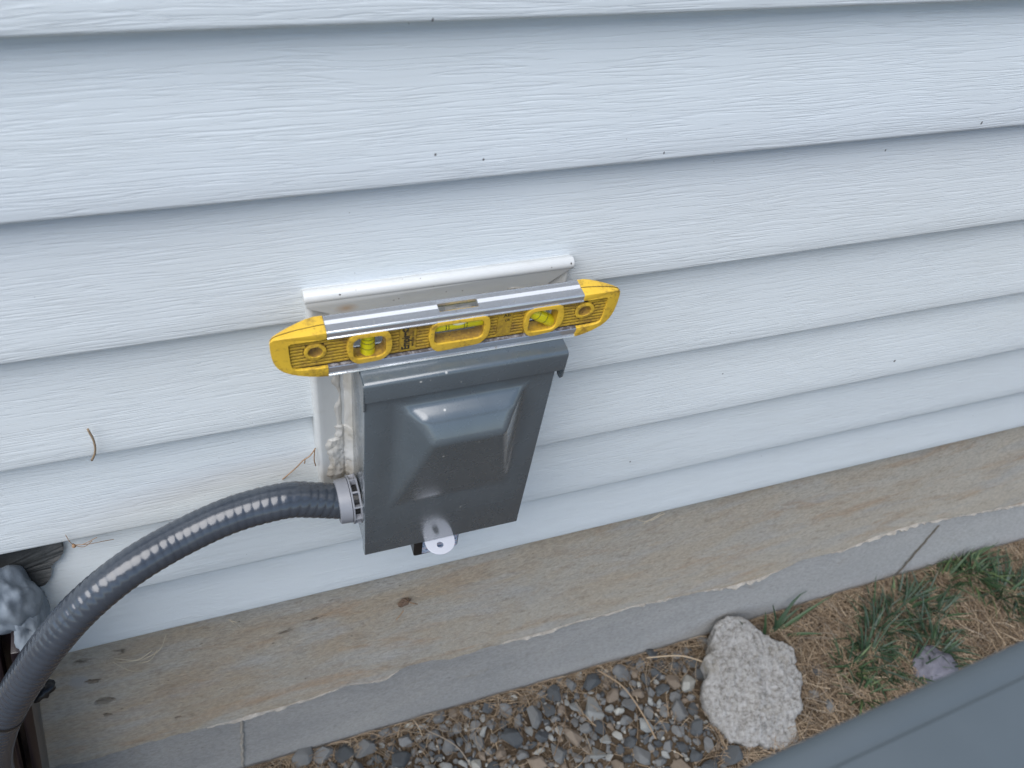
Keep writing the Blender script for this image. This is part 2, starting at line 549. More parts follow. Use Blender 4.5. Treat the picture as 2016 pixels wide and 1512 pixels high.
# ragged pale mortar flash along the seam
V, F = [], []
gx = [-.7 + 2.3 * i / 1100 for i in range(1101)]
for x in gx:
    s = seam(x)
    a = max(.0, .12 + 1.7 * fbm(x * 7, 3.3, 1, 3))
    b = max(.02, .55 + 1.3 * fbm(x * 55, 8.3, 1, 4))
    h = .0006 + .0058 * a * b
    d = .0004 + .0040 * a * b
    off = .006 if a < .03 else 0
    ring = [(.0145, s + .002), (.0098 + off, s + .0012), (.0100 - d + off, s - h * .25), (.0108 - d * .8 + off, s - h * .8), (.0145, s - h)]
    for y, z in ring: V.append((x, y + .0005 * fbm(x * 200, z * 200, 0, 2), z))
for i in range(len(gx) - 1):
    for j in range(4): F.append((i * 5 + j, (i + 1) * 5 + j, (i + 1) * 5 + j + 1, i * 5 + j + 1))
mesh('mortar_ridge', V, F, RIDGE, found)
CRACK = simple_noise_mat('dirty_joint', (.10, .09, .07), (.19, .17, .14), 90, .9, .002)
def wobble(pts, a, f):
    return [Vector(p) + Vector((a * fbm(i * f, 1, 1, 2), 0, a * fbm(i * f, 5, 1, 2))) for i, p in enumerate(pts)]
def line(p, q, n): return [Vector(p).lerp(Vector(q), i / n) for i in range(n + 1)]
mesh('joint_crack', *tube(wobble(line((.888, .0125, -.90), (.905, .0105, -1.08), 26), .0025, .4), [.0016 + .0012 * abs(fbm(i * .5, 2, 2, 2)) for i in range(27)], 6), CRACK, found)
mesh('joint_crack', *tube(wobble(line((-.222, .0130, -.906), (-.240, .0115, -1.09), 26), .0025, .4), [.0018 + .0014 * abs(fbm(i * .5, 7, 2, 2)) for i in range(27)], 6), RIDGE, found)

# ------------------------------------------------------------------ mounting trim
trim = thing('mounting_trim', 'white vinyl trim frame around the grey inlet box with smeared sealant', 'trim', (-.015, 0, -.40))
top = Acc()
top.plate([(-.1062, -.1755), (.0800, -.1755), (.0806, -.1770), (.0630, -.1900), (.0605, -.207), (-.0895, -.207), (-.0913, -.1903), (-.1056, -.1834)], [], .008, -.0078)
o = top.bm(); bevel(o, .0006, 2)
autosmooth(from_bm('top_strip', o, TRIM, trim))
roll = Acc()
roll.extr([(.008, -.1790)] + [(-.0035 - .0047 * math.sin(math.radians(t)), -.1767 + .0047 * math.cos(math.radians(t))) for t in range(-60, 131, 10)] + [(.008, -.1820)], -.1067, .0802)
b = roll.bm()
es = [e for e in b.edges if abs(e.verts[0].co.x - e.verts[1].co.x) < 1e-6]
bmesh.ops.bevel(b, geom=es, offset=.0009, segments=2, profile=.5, affect='EDGES')
autosmooth(from_bm('rolled_edge', b, TRIM, trim), 60)
for sx, xa, xb in ((-1, -.1057, -.0700), (1, .0800, .050)):
    a = Acc()
    pr = [(xa, .008), (xa, -.001), (xa - sx * .0006, -.0036), (xa - sx * .0020, -.0056), (xa - sx * .0042, -.0060), (xa - sx * .0070, -.0048), (xb, -.0044), (xb, .008)]
    n = len(pr)
    V = [(x, y, -.181) for x, y in pr] + [(x, y, -.412) for x, y in pr]
    F = [(i, (i + 1) % n, n + (i + 1) % n, n + i) for i in range(n)] + [list(range(n)), list(range(2 * n - 1, n - 1, -1))]
    autosmooth(a.add(V, F).obj('side_strip', TRIM, trim), 50)
Acc().box(-.103, .0755, .007, -.0036, -.408, -.18).obj('backing_plate', TRIM, trim)
# sealant smeared over trim and box edge
def seal_patch(name, x0, x1, z0, z1, nx, nz, fn):
    V, F = [], []
    for j in range(nz):
        for i in range(nx):
            u, v = i / (nx - 1), j / (nz - 1)
            x, z = x0 + (x1 - x0) * u, z0 + (z1 - z0) * v
            V.append((x, fn(x, z, u, v), z))
    for j in range(nz - 1):
        for i in range(nx - 1):
            F.append((j * nx + i, j * nx + i + 1, (j + 1) * nx + i + 1, (j + 1) * nx + i))
    o = mesh(name, V, F, SEAL, trim, True)
    return o
def left_seal(x, z, u, v):
    edge = min(1, max(0, (x + .0960 + .007 * fbm(z * 30, 2, 0, 3) + (.006 if z < -.33 else 0)) / .008))
    lump = .0013 + .0008 * fbm(x * 70, z * 22, 0, 3) + .0004 * fbm(x * 200, z * 60, 3, 3)
    if z < -.315: lump += .0016 * abs(fbm(x * 80, z * 60, 9, 3)) + .0008
    rise = .006 * max(0, (u - .72) / .28) ** 2
    crev = .0030 * math.exp(-((x + .0842 + .0008 * fbm(z * 70, 0, 0, 3)) / .0009) ** 2) * (1 if z > -.315 else .3)
    ends = min(1, v / .05, (1 - v) / .02)
    return -.0040 - (edge * lump + rise) * max(0, ends) + (1 - edge) * .0012 + crev
seal_patch('sealant', -.1025, -.0780, -.389, -.19, 52, 210, left_seal)
def top_seal(x, z, u, v):
    zt = -.1905 + .0022 * fbm(x * 40, 3, 0, 3) + .004 * math.exp(-((x - .035) / .016) ** 2)
    e = min(1, max(0, (zt - z) / .002))
    return -.0061 - e * (.0016 + .0010 * fbm(x * 70, z * 90, 0, 3))
seal_patch('sealant', -.0845, .060, -.2035, -.178, 150, 30, top_seal)

# ------------------------------------------------------------------ power inlet box
box = thing('power_inlet_box', 'dark grey painted steel power inlet box with bulged lid on the siding', 'electrical box', (-.012, -.03, -.428))
b = Acc().box(-.0785, .0545, -.0035, -.0545, -.4275, -.2065).bm(); bevel(b, .0012, 2)
autosmooth(from_bm('body', b, STEEL, box))
# hood with turned-down lip
a = Acc()
pr = [(-.0080, -.2052), (-.0570, -.2052), (-.0588, -.2056), (-.0600, -.2066), (-.0605, -.2084), (-.0605, -.2232), (-.0593, -.2232), (-.0593, -.2086), (-.0585, -.2072), (-.0568, -.2064), (-.0080, -.2064)]
a.extr(pr, -.0797, .0616)
b = a.bm()
es = [e for e in b.edges if abs(e.verts[0].co.x - e.verts[1].co.x) < 1e-6]
bmesh.ops.bevel(b, geom=es, offset=.0005, segments=2, profile=.5, affect='EDGES')
hood = autosmooth(from_bm('hood', b, STEEL, box), 40)
for xs_, nm in ((-.0803, 'ear'), (.0606, 'ear')):
    P = [(-.0595, -.2075), (-.0400, -.2075), (-.0400, -.222), (-.0500, -.2335), (-.0530, -.2362), (-.0570, -.2362), (-.0595, -.2330)]
    P = roundpoly(P, .002)
    n = len(P)
    V = [(xs_ , y, z) for y, z in P] + [(xs_ + .0011, y, z) for y, z in P]
    F = [(i, (i + 1) % n, n + (i + 1) % n, n + i) for i in range(n)] + [list(range(n)), list(range(2 * n - 1, n - 1, -1))]
    autosmooth(mesh(nm, V, F, STEEL, hood), 40)
# lid with wedge-shaped bulge
yl = -.0583
lv = {'a': (-.0797, -.2180), 'b': (.0556, -.2180), 'c': (.0556, -.4292), 'd': (-.0797, -.4285)}
b = bmesh.new()
def nv(x, y, z): return b.verts.new((x, y, z))
A, B_, C_, D = [nv(lv[k][0], yl, lv[k][1]) for k in 'abcd']
TL, TR, BR, BL = nv(-.0568, yl, -.2350), nv(.0352, yl, -.2350), nv(.0345, yl, -.3580), nv(-.0580, yl, -.3590)
ML, MR = nv(-.0405, -.0705, -.2392), nv(.0215, -.0705, -.2395)
RL, RR = nv(-.0380, -.0812, -.2555), nv(.0160, -.0812, -.2560)
dome_faces = []
for f in ((A, B_, TR, TL), (B_, C_, BR, TR), (C_, D, BL, BR), (D, A, TL, BL)): b.faces.new(f)
for f in ((TL, TR, MR, ML), (ML, MR, RR, RL), (TL, ML, RL, BL), (TR, BR, RR, MR), (BL, RL, RR, BR)): dome_faces.append(b.faces.new(f))
bmesh.ops.recalc_face_normals(b, faces=b.faces)
outer = [e for e in b.edges if len(e.link_faces) == 1]
r = bmesh.ops.extrude_edge_only(b, edges=outer)
for v in [g for g in r['geom'] if isinstance(g, bmesh.types.BMVert)]: v.co.y = -.0500
bmesh.ops.recalc_face_normals(b, faces=b.faces)
crest = [e for e in b.edges if {e.verts[0], e.verts[1]} <= {TL, TR, BR, BL, ML, MR, RL, RR}]
sharp = [e for e in b.edges if e not in crest and len(e.link_faces) == 2 and e.calc_face_angle(0) > .4]
bmesh.ops.bevel(b, geom=crest, offset=.0046, segments=5, profile=.5, affect='EDGES', clamp_overlap=True)
sharp = [e for e in b.edges if e.is_valid and len(e.link_faces) == 2 and all(abs(v.co.y - yl) < 1e-5 for v in e.verts) and
         any(max(abs(v.co.y - yl) for v in f.verts) > .005 for f in e.link_faces) and all(abs(f.normal.y) < .5 or abs(f.normal.y) > .99 for f in e.link_faces)]
bmesh.ops.bevel(b, geom=sharp, offset=.0012, segments=2, profile=.5, affect='EDGES', clamp_overlap=True)
lid = autosmooth(from_bm('lid', b, STEEL, box), 32)
# hasp tab
P = [(-.0281, -.045)] + [(-.0153 + .0128 * math.cos(t), -.0602 - .0128 * math.sin(t)) for t in [math.pi * (1 - i / 22) for i in range(23)]] + [(-.0025, -.045)]
b = Acc().plate(P, [circ(-.0160, -.0636, .0029, 20)], -.4302, -.4290, 'z').bm(); bevel(b, .0002, 1, 50)
autosmooth(from_bm('hasp_tab', b, ZINC, box))
# black inlet housing with a printed sticker, showing below the lid
P = roundpoly([(-.0345, -.4665), (-.0345, -.42), (.006, -.42), (.006, -.4650)], .004)
b = Acc().plate(P, [], -.018, -.0495).bm(); bevel(b, .0012, 2, 50)
inl = autosmooth(from_bm('inlet_housing', b, DARK, box))
q = M('printed_sticker', rough=.35)
nn = q.noise(q.vm('MULTIPLY', q.pos(), (1, 1, 2)), 190, 2)
q.set('Base Color', q.ramp(nn, [(.40, (.06, .11, .22)), (.44, (.42, .52, .66)), (.56, (.50, .58, .70)), (.62, (.55, .20, .20)), (.66, (.45, .52, .62))]))
Acc().box(-.0268, .005, -.0500, -.0493, -.4640, -.425).obj('sticker', q.m, inl)
Acc().box(-.0190, -.0155, -.0504, -.05005, -.4450, -.4435).box(-.0190, -.0155, -.0504, -.05005, -.4485, -.447).box(-.0190, -.0178, -.0504, -.05005, -.4490, -.4430).obj('sticker_letter', INK, inl)

# ------------------------------------------------------------------ conduit connector
CY, CZ = -.0340, -.3765
def lathe(prof, n=40):
    V = [(x, CY + r * math.cos(2 * math.pi * k / n), CZ + r * math.sin(2 * math.pi * k / n)) for x, r in prof for k in range(n)]
    F = [(i * n + k, i * n + (k + 1) % n, (i + 1) * n + (k + 1) % n, (i + 1) * n + k) for i in range(len(prof) - 1) for k in range(n)]
    return V, F
con = thing('conduit_connector', 'light grey plastic conduit connector on the left side of the inlet box', 'connector', (-.079, CY, CZ))
autosmooth(mesh('collar', *lathe([(-.0965, .0137), (-.0968, .0165), (-.0962, .0176), (-.0945, .0178), (-.0872, .0183), (-.0868, .0178), (-.0868, .010)]), FITTING, con), 40)
nut = Acc()
nut.add(*lathe([(-.0866, .012), (-.0866, .0196), (-.0862, .0199), (-.0856, .0199), (-.0852, .0196), (-.0852, .012)], 10))
nut.add(*lathe([(-.0808, .012), (-.0808, .0200), (-.0804, .0203), (-.0798, .0203), (-.0794, .0200), (-.0794, .012)], 10))
for k in range(10):
    t = 2 * math.pi * k / 10
    u, v = Vector((0, math.cos(t), math.sin(t))), Vector((0, -math.sin(t), math.cos(t)))
    c = Vector((-.083, CY, CZ)) + u * .0185
    V = [c + Vector((dx, 0, 0)) + u * du + v * dv for dx in (-.0026, .0026) for du in (-.0035, .0012) for dv in (-.0007, .0007)]
    nut.add(V, [(0, 1, 3, 2), (4, 6, 7, 5), (0, 4, 5, 1), (2, 3, 7, 6), (0, 2, 6, 4), (1, 5, 7, 3)])
autosmooth(nut.obj('locknut', FITTING, con), 30)
mesh('inner_sleeve', *lathe([(-.0868, .0145), (-.0785, .0145)]), DARK, con)

# ------------------------------------------------------------------ flexible conduit
path = [(-.0850, CY, CZ), (-.0960, CY, CZ + .0015), (-.1150, -.0340, -.3660), (-.1364, -.0342, -.3585), (-.1743, -.0360, -.3600), (-.2120, -.0425, -.3665), (-.2495, -.0550, -.3725), (-.2843, -.0650, -.3925),
        (-.3164, -.0720, -.4265), (-.3510, -.0760, -.4785), (-.3815, -.0780, -.5360), (-.4080, -.0780, -.6100), (-.4230, -.0760, -.7000), (-.4320, -.0740, -.8200), (-.4380, -.0740, -1.105)]
cp = catmull(path, 60)
# resample evenly
L = [0]
for a_, b_ in zip(cp, cp[1:]): L.append(L[-1] + (b_ - a_).length)
step = .0009
pts, i, s_ = [], 0, 0
while s_ < L[-1] - 1e-4:
    while L[i + 1] < s_: i += 1
    t = (s_ - L[i]) / (L[i + 1] - L[i]); pts.append(cp[i].lerp(cp[i + 1], t)); s_ += step
n = 40
V, F = [], []
t0 = (pts[1] - pts[0]).normalized(); av = t0.cross(Vector((0, 0, 1))).normalized()
for i, p in enumerate(pts):
    t = (pts[min(i + 1, len(pts) - 1)] - pts[max(i - 1, 0)]).normalized()
    av = (av - t * av.dot(t)).normalized(); bv = t.cross(av)
    for k in range(n):
        th = 2 * math.pi * k / n
        ph = 2 * math.pi * (i * step / .0064) + th
        rr = .0140 + .00016 * math.sin(ph) + .00005 * math.sin(2 * ph + 1) + .00010 * fbm(i * .02, math.cos(th) * 2, math.sin(th) * 2, 2)
        V.append(p + (av * math.cos(th) + bv * math.sin(th)) * rr)
for i in range(len(pts) - 1):
    for k in range(n): F.append((i * n + k, i * n + (k + 1) % n, (i + 1) * n + (k + 1) % n, (i + 1) * n + k))
o = mesh('flexible_conduit', V, F, CONDUIT, None, True)
tag(o, 'dark blue-grey ribbed flexible conduit curving down from the inlet box', 'conduit')

# ------------------------------------------------------------------ brown channel, tape, putty, zip tie
ch = thing('metal_channel', 'dark brown metal channel running down behind the conduit at the left edge', 'channel', (-.47, -.03, -1.1))
ux = Vector((.203, 0, .979)); side = Vector((-.979, 0, .203))
P0 = Vector((-.3475, 0, -.470))
def chan(name, s0, s1, y0, y1, l0=0.0, l1=.64):
    V = [P0 - ux * l + side * s + Vector((0, y, 0)) for l in (l0, l1) for s in (s0, s1) for y in (y0, y1)]
    b = Acc().add(V, [(0, 1, 3, 2), (4, 6, 7, 5), (0, 4, 5, 1), (2, 3, 7, 6), (0, 2, 6, 4), (1, 5, 7, 3)]).bm()
    bevel(b, .0012, 2); return autosmooth(from_bm(name, b, BROWN, ch))
chan('flange', 0, .0085, -.052, -.006)
chan('web', .0087, .047, -.030, -.006)
chan('flange', .0165, .0205, -.046, -.0302)
chan('flange', .0472, .0560, -.052, -.006)

V, F = [], []
poly = [(-.420, -.4045), (-.3455, -.4045), (-.309, -.4060), (-.3065, -.4200), (-.3085, -.4330), (-.3200, -.4400), (-.3235, -.4560), (-.3300, -.4650), (-.345, -.462), (-.420, -.468)]
poly = roundpoly(poly, .006, 4)
vt, ft = plate(poly, [], .013, .002)
b = Acc().add(vt, ft).bm()
bmesh.ops.triangulate(b, faces=b.faces)
bmesh.ops.subdivide_edges(b, edges=b.edges, cuts=3, use_grid_fill=True)
for v in b.verts:
    if v.co.y < .006:
        f = (-.4080 - v.co.z) / .10
        v.co.y = .0122 * (v.co.z + .505) / .097 - .0046 + .0030 * fbm(v.co.x * 60, v.co.z * 70, 0, 4) - .003 * max(0, fbm(v.co.x * 25, v.co.z * 90, 5, 2))
o = from_bm('black_putty_patch', b, TAPE, None, True)
tag(o, 'black putty patch pressed under the lap of the siding at the left', 'putty')

b = bmesh.new()
bmesh.ops.create_icosphere(b, subdivisions=5, radius=1)
for v in b.verts:
    d = v.co.normalized()
    k = 1 + .34 * fbm(d.x * 1.2, d.y * 1.2, d.z * 1.2 + 3, 2) + .03 * fbm(d.x * 5, d.y * 5, d.z * 5, 2)
    fold = .10 * max(0, math.sin(d.x * 5 + 2 * d.z)) 
    v.co = Vector((-.3520 + d.x * .0200 * k - d.z * .003, -.014 + d.y * .022 * (k - fold), -.4530 + d.z * .034 * k))
lobes = from_bm('duct_seal_lump', b, PUTTY, None, True)
tag(lobes, 'kneaded blue-grey duct seal lump stuck over the black putty', 'putty')
b = bmesh.new()
bmesh.ops.create_icosphere(b, subdivisions=4, radius=1)
for v in b.verts:
    d = v.co.normalized()
    k = 1 + .35 * fbm(d.x * 2, d.y * 2, d.z * 2 + 8, 4)
    v.co = Vector((-.3440 + d.x * .011 * k - d.z * .002, -.020 + d.y * .030 * k, -.4760 + d.z * .022 * k))
from_bm('seal_lobe', b, PUTTY, None, True).parent = None
lb = bpy.data.objects['seal_lobe']
c = Vector(lb.location); lb.parent = lobes; lb.location = c - Vector(lobes.location)

zt = thing('zip_tie', 'black cable tie strapping the conduit to the brown channel', 'cable tie', (-.372, -.06, -.52))
tc = Vector((-.3720, -.0772, -.5160)); td = Vector((-.46, -.01, -.89)).normalized()
a1 = td.cross(Vector((0, 1, 0))).normalized(); a2 = td.cross(a1).normalized()
V, F = [], []
for k in range(49):
    th = 2 * math.pi * k / 48
    u = a1 * math.cos(th) + a2 * math.sin(th)
    for rr, dz in ((.0133, -.0019), (.0148, -.0019), (.0148, .0019), (.0133, .0019)): V.append(tc + u * rr + td * dz)
for k in range(48):
    for j in range(4): F.append((k * 4 + j, (k + 1) * 4 + j, (k + 1) * 4 + (j + 1) % 4, k * 4 + (j + 1) % 4))
mesh('strap', V, F, DARK, zt)
b = bmesh.new(); bmesh.ops.create_icosphere(b, subdivisions=3, radius=1)
for v in b.verts:
    d = v.co.normalized(); k = 1 + .3 * fbm(d.x * 2.4, d.y * 2.4, d.z * 2.4, 3)
    v.co = Vector((-.3500 + d.x * .0120 * k, -.0620 + d.y * .008 * k, -.5250 + d.z * .0065 * k + d.x * .004))
from_bm('tie_head', b, DARK, zt, True)

# ------------------------------------------------------------------ torpedo level
MM = .001
lev = thing('torpedo_level', 'worn yellow torpedo level with metal rails lying on the inlet box hood', 'level', (-.018, -.040, -.205))
def mm(P): return [(a * MM, b * MM) for a, b in P]
W = [rrect(-84.0, -63.2, -193, -174, 5), rrect(-32, 1.2, -190.5, -173.2, 4.5), rrect(32.6, 53, -193, -173.5, 5)]
H = [circ(-107.0, -182.0, 4.5), circ(73.4, -181.6, 4.6)]
core = Acc().plate(mm([(-122.8, -196.8), (91.0, -196.8), (91.0, -170.2), (-122.8, -170.2)]), [mm(x) for x in W + H], -.0450, -.0385)
core.obj('core', OCH, lev)
# ribs on both faces, broken around openings
ribs = Acc()
for face in (-1, 1):
    z = -171.6
    while z > -196:
        spans = [(-122.0, 90.4)]
        def cut(sp, a, c):
            out = []
            for s, e in sp:
                if c <= s or a >= e: out.append((s, e))
                else:
                    if a > s: out.append((s, a))
                    if c < e: out.append((c, e))
            return out
        for wd in ((-86.5, -60.5), (-34.5, 4.0), (30.0, 56.0)): spans = cut(spans, *wd)
        if -193.5 < z < -171.5: spans = cut(cut(spans, -54.5, -43.0), 11.0, 21.5)
        for cx, cz in ((-107.0, -182.0), (73.4, -181.6)):
            dz = z - cz
            if abs(dz) < 7.4: hw = math.sqrt(7.4 ** 2 - dz * dz); spans = cut(spans, cx - hw, cx + hw)
        for s, e in spans:
            if e - s < .6: continue
            if face < 0: pr = [(-.0449, (z + .95) * MM), (-.0459, (z + .62) * MM), (-.0459, (z - .62) * MM), (-.0449, (z - .95) * MM)]
            else: pr = [(-.0386, (z + .95) * MM), (-.0377, (z + .62) * MM), (-.0377, (z - .62) * MM), (-.0386, (z - .95) * MM)]
            ribs.extr(pr, s * MM, e * MM)
        z -= 2.75
ribs.obj('ribs', OCH, lev)['kind'] = 'stuff'
GRV = M('grimy_groove', (.035, .020, .008), .85).m
gr = Acc()
gr.plate(mm([(-122.4, -196.4), (90.8, -196.4), (90.8, -170.6), (-122.4, -170.6)]), [mm(x) for x in [rrect(-86.5, -60.5, -196.3, -170.8, 3), rrect(-34.5, 4, -196.3, -170.8, 3), rrect(30, 56, -196.3, -170.8, 3), rrect(-54.5, -43, -193.5, -171.5, .5), rrect(11, 21.5, -193.5, -171.5, .5), circ(-107, -182, 7), circ(73.4, -181.6, 7)]], -.04518, -.04502)
gr.obj('groove_grime', GRV, lev)
# end caps
CAP = [(-99.6, -165.4), (-105, -165.4), (-110, -165.45), (-116, -165.6), (-120, -165.7), (-124, -165.9), (-128, -166.2), (-131.2, -166.9), (-132.8, -168.4), (-133.3, -172), (-133.3, -178), (-133.0, -182), (-132.4, -186), (-131.3, -189.5), (-129.4, -193),
       (-126.6, -196), (-122.5, -198.6), (-118, -200.6), (-114.5, -201.8), (-110, -203.2), (-105, -204.4), (-99.6, -205.2),
       (-99.6, -196.6), (-105, -196.5), (-110, -196.3), (-115, -196.0), (-119, -195.4), (-121.4, -193.6), (-122.2, -190), (-122.4, -184), (-122.6, -178), (-122.6, -172.8), (-121, -171.3), (-115, -171.1), (-110, -171.0), (-105, -170.9), (-99.6, -170.8)]
def cap_obj(right):
    f = (lambda x: 70 + (-99.6 - x) * (27.4 / 33.7)) if right else (lambda x: x)
    P = mm([(f(x), z) for x, z in CAP])
    vt, ft = plate(P, [], -.0475, -.0322)
    b = Acc().add(vt, ft).bm()
    bevel(b, .0009, 3, 50)
    x0, x1 = (75 * MM, 97.4 * MM) if right else (-106 * MM, -133.3 * MM)
    for v in b.verts:
        t = min(1, max(0, (v.co.x - x0) / (x1 - x0)))
        yc = -.0400
        back = -.0322 - .0118 * t ** 1.25; front = -.0475 + .0016 * t ** 2.5
        u = (v.co.y + .0475) / (.0475 - .0322)
        v.co.y = front + (back - front) * u
    cp_ = autosmooth(from_bm('end_cap', b, YEL, lev), 40)
    # moulding seam on the top
    top = [p for p in CAP[:9]]
    mesh('moulding_seam', *tube([(f(x) * MM, -.0400 - .0046 * (i / 8) ** 1.3, z * MM + .00010) for i, (x, z) in enumerate(top)], .00028, 5), GRV, cp_)
cap_obj(False); cap_obj(True)
# bosses round the hang holes
for cx, cz, r in ((-107.0, -182.0, 4.5), (73.4, -181.6, 4.6)):
    b = Acc().plate(mm(circ(cx, cz, r + 2.4, 32)), [mm(circ(cx, cz, r, 32))], -.0450, -.0466).bm(); bevel(b, .0004, 2, 50)
    autosmooth(from_bm('hole_boss', b, YEL, lev))
# bezels
BZ = [([(-84, -170.6), (-62.5, -170.6), (-60.2, -175), (-59.2, -183), (-60.2, -190.5), (-65.5, -196.4), (-81.5, -197.2), (-86, -192), (-88, -184), (-86.8, -174.5)], W[0]),
      ([(-31.5, -170.4), (1.5, -170.4), (4.4, -173), (5.6, -181), (4.6, -190), (-.5, -196), (-29.5, -197.4), (-33.4, -193), (-35.6, -184), (-34.2, -174)], W[1]),
      ([(33.5, -170.3), (53, -170.3), (55.8, -172.5), (57.8, -182), (56.8, -190), (50.5, -195.6), (35, -197.0), (31, -192.5), (29, -184), (30.2, -174)], W[2])]
for outl, hole in BZ:
    b = Acc().plate(roundpoly(mm(outl), .0028, 4), [mm(hole)], -.0449, -.0482).bm()
    bevel(b, .0010, 3, 50)
    autosmooth(from_bm('vial_bezel', b, YEL, lev))
# rails
tr = Acc()
front = [(-.0432, -.1672), (-.0462, -.1672), (-.0462, -.1712), (-.0476, -.1712), (-.0480, -.1708), (-.0478, -.1703), (-.0472, -.1700), (-.0472, -.1666), (-.0468, -.1658), (-.0463, -.1655)]
back = [(-.0365, -.1672), (-.0365, -.1653), (-.0330, -.1653), (-.0324, -.1658), (-.0324, -.1712), (-.0335, -.1712), (-.0335, -.1672)]
full = [(-.0463, -.1655), (-.0404, -.1655), (-.0400, -.1660), (-.0372, -.1653), (-.0330, -.1653), (-.0324, -.1658), (-.0324, -.1712), (-.0335, -.1712), (-.0335, -.1672), (-.0462, -.1672), (-.0462, -.1712), (-.0476, -.1712), (-.0480, -.1708), (-.0478, -.1703), (-.0472, -.1700), (-.0472, -.1666), (-.0468, -.1658)]
tr.extr(full, -.0995, -.0283)
tr.extr(full, -.0022, .0699)
tr.extr(front + [(-.0433, -.1655)], -.0283, -.0022)
tr.extr(back, -.0283, -.0022)
autosmooth(tr.obj('top_rail', ALU, lev), 20)
MILL = M('milled_aluminium', (.66, .68, .71), .4, .35).m
for xa, xb in ((-.0993, -.0285), (-.0020, .0697)):
    Acc().extr([(-.0400, -.16605), (-.0399, -.16586), (-.0373, -.16516), (-.0372, -.16540)], xa, xb).obj('milled_strip', MILL, lev)
Acc().box(-.0281, -.0024, -.0428, -.0368, -.1730, -.1722).obj('top_window', GRIME, lev)
LINER = yellow_mat('dirty_yellow_liner', (.50, .30, .03), (.40, .24, .03), .42)
for lp in W + H:
    pts_ = mm(lp); cx_ = sum(a for a, _ in pts_) / len(pts_); cz_ = sum(b for _, b in pts_) / len(pts_)
    n_ = len(pts_)
    sh = [(cx_ + (a - cx_) * .985, cz_ + (b - cz_) * .985) for a, b in pts_]
    y0_ = -.0462 if lp in H else -.0470
    V = [(a, y0_, b) for a, b in sh] + [(a, -.0384, b) for a, b in sh]
    mesh('opening_liner', V, [(i, (i + 1) % n_, n_ + (i + 1) % n_, n_ + i) for i in range(n_)], LINER, lev, True)
br = Acc()
bot = [(-.0458, -.1966), (-.0468, -.1969), (-.0473, -.1975), (-.0473, -.2006), (-.0466, -.2010), (-.0466, -.2036), (-.0476, -.2040), (-.0479, -.2046), (-.0474, -.2052), (-.0330, -.2052), (-.0324, -.2046), (-.0324, -.1970), (-.0335, -.1970), (-.0335, -.2030), (-.0448, -.2030), (-.0448, -.1968)]
br.extr(bot, -.0995, .0699)
autosmooth(br.obj('bottom_rail', ALU, lev), 20)
led = Acc().extr([(-.0448, -.1958), (-.0470, -.1967), (-.0470, -.1972), (-.0445, -.1972)], -.0993, .0697)
led.obj('dirty_ledge', GRIME, lev)
# vials
q = M('vial_liquid', (.74, .68, .018), .04, spec=.7); q.set('Transmission Weight', .2); VIAL = q.m
BUB = M('vial_bubble', (.86, .89, .62), .05, spec=.7).m
def vial(c, d, ln, r, lines, bub):
    c = Vector(c) * MM; d = Vector(d).normalized()
    pts = []; rad = []
    for t, k in ((-1, .55), (-.97, .85), (-.9, 1), (0, 1.0), (.9, 1), (.97, .85), (1, .55)):
        pts.append(c + d * t * ln * MM); rad.append(r * k * MM)
    o = autosmooth(mesh('vial', *tube(pts, rad, 28), VIAL, lev), 40)
    for l in lines:
        e = c + d * l * MM
        ring = Acc()
        V, F = lathe_ring(e, d, (r + .04) * MM, .00022)
        mesh('vial_line', V, F, INK, o, True)
    if bub:
        b = bmesh.new(); bmesh.ops.create_icosphere(b, subdivisions=3, radius=1)
        for v in b.verts:
            v.co = c + Vector((v.co.x * 5.4 + .2, v.co.y * 2.4 - 2.6, v.co.z * 1.7 + r - 2.1)) * MM
        from_bm('bubble', b, BUB, o, True)
def lathe_ring(c, d, r, w):
    a = d.cross(Vector((0, 1, 0))); a = a.normalized() if a.length > .01 else Vector((1, 0, 0))
    b = d.cross(a)
    n, V, F = 32, [], []
    for k in range(n):
        th = 2 * math.pi * k / n; u = a * math.cos(th) + b * math.sin(th)
        for rr, dx in ((r, -w), (r + .00006, -w), (r + .00006, w), (r, w)): V.append(c + u * rr + d * dx)
    for k in range(n):
        for j in range(4): F.append((k * 4 + j, ((k + 1) % n) * 4 + j, ((k + 1) % n) * 4 + (j + 1) % 4, k * 4 + (j + 1) % 4))
    return V, F
vial((-73.6, -41.6, -184), (0, 0, 1), 11.5, 4.7, (5.0, 1.6, -3.4), False)
vial((-15.4, -41.8, -178.6), (1, 0, 0), 18, 4.6, (-8.6, -6.8, 3.6, 5.3), True)
vial((43.0, -41.6, -184.5), (.78, 0, -.62), 11.8, 4.6, (-4.2, 3.0), False)
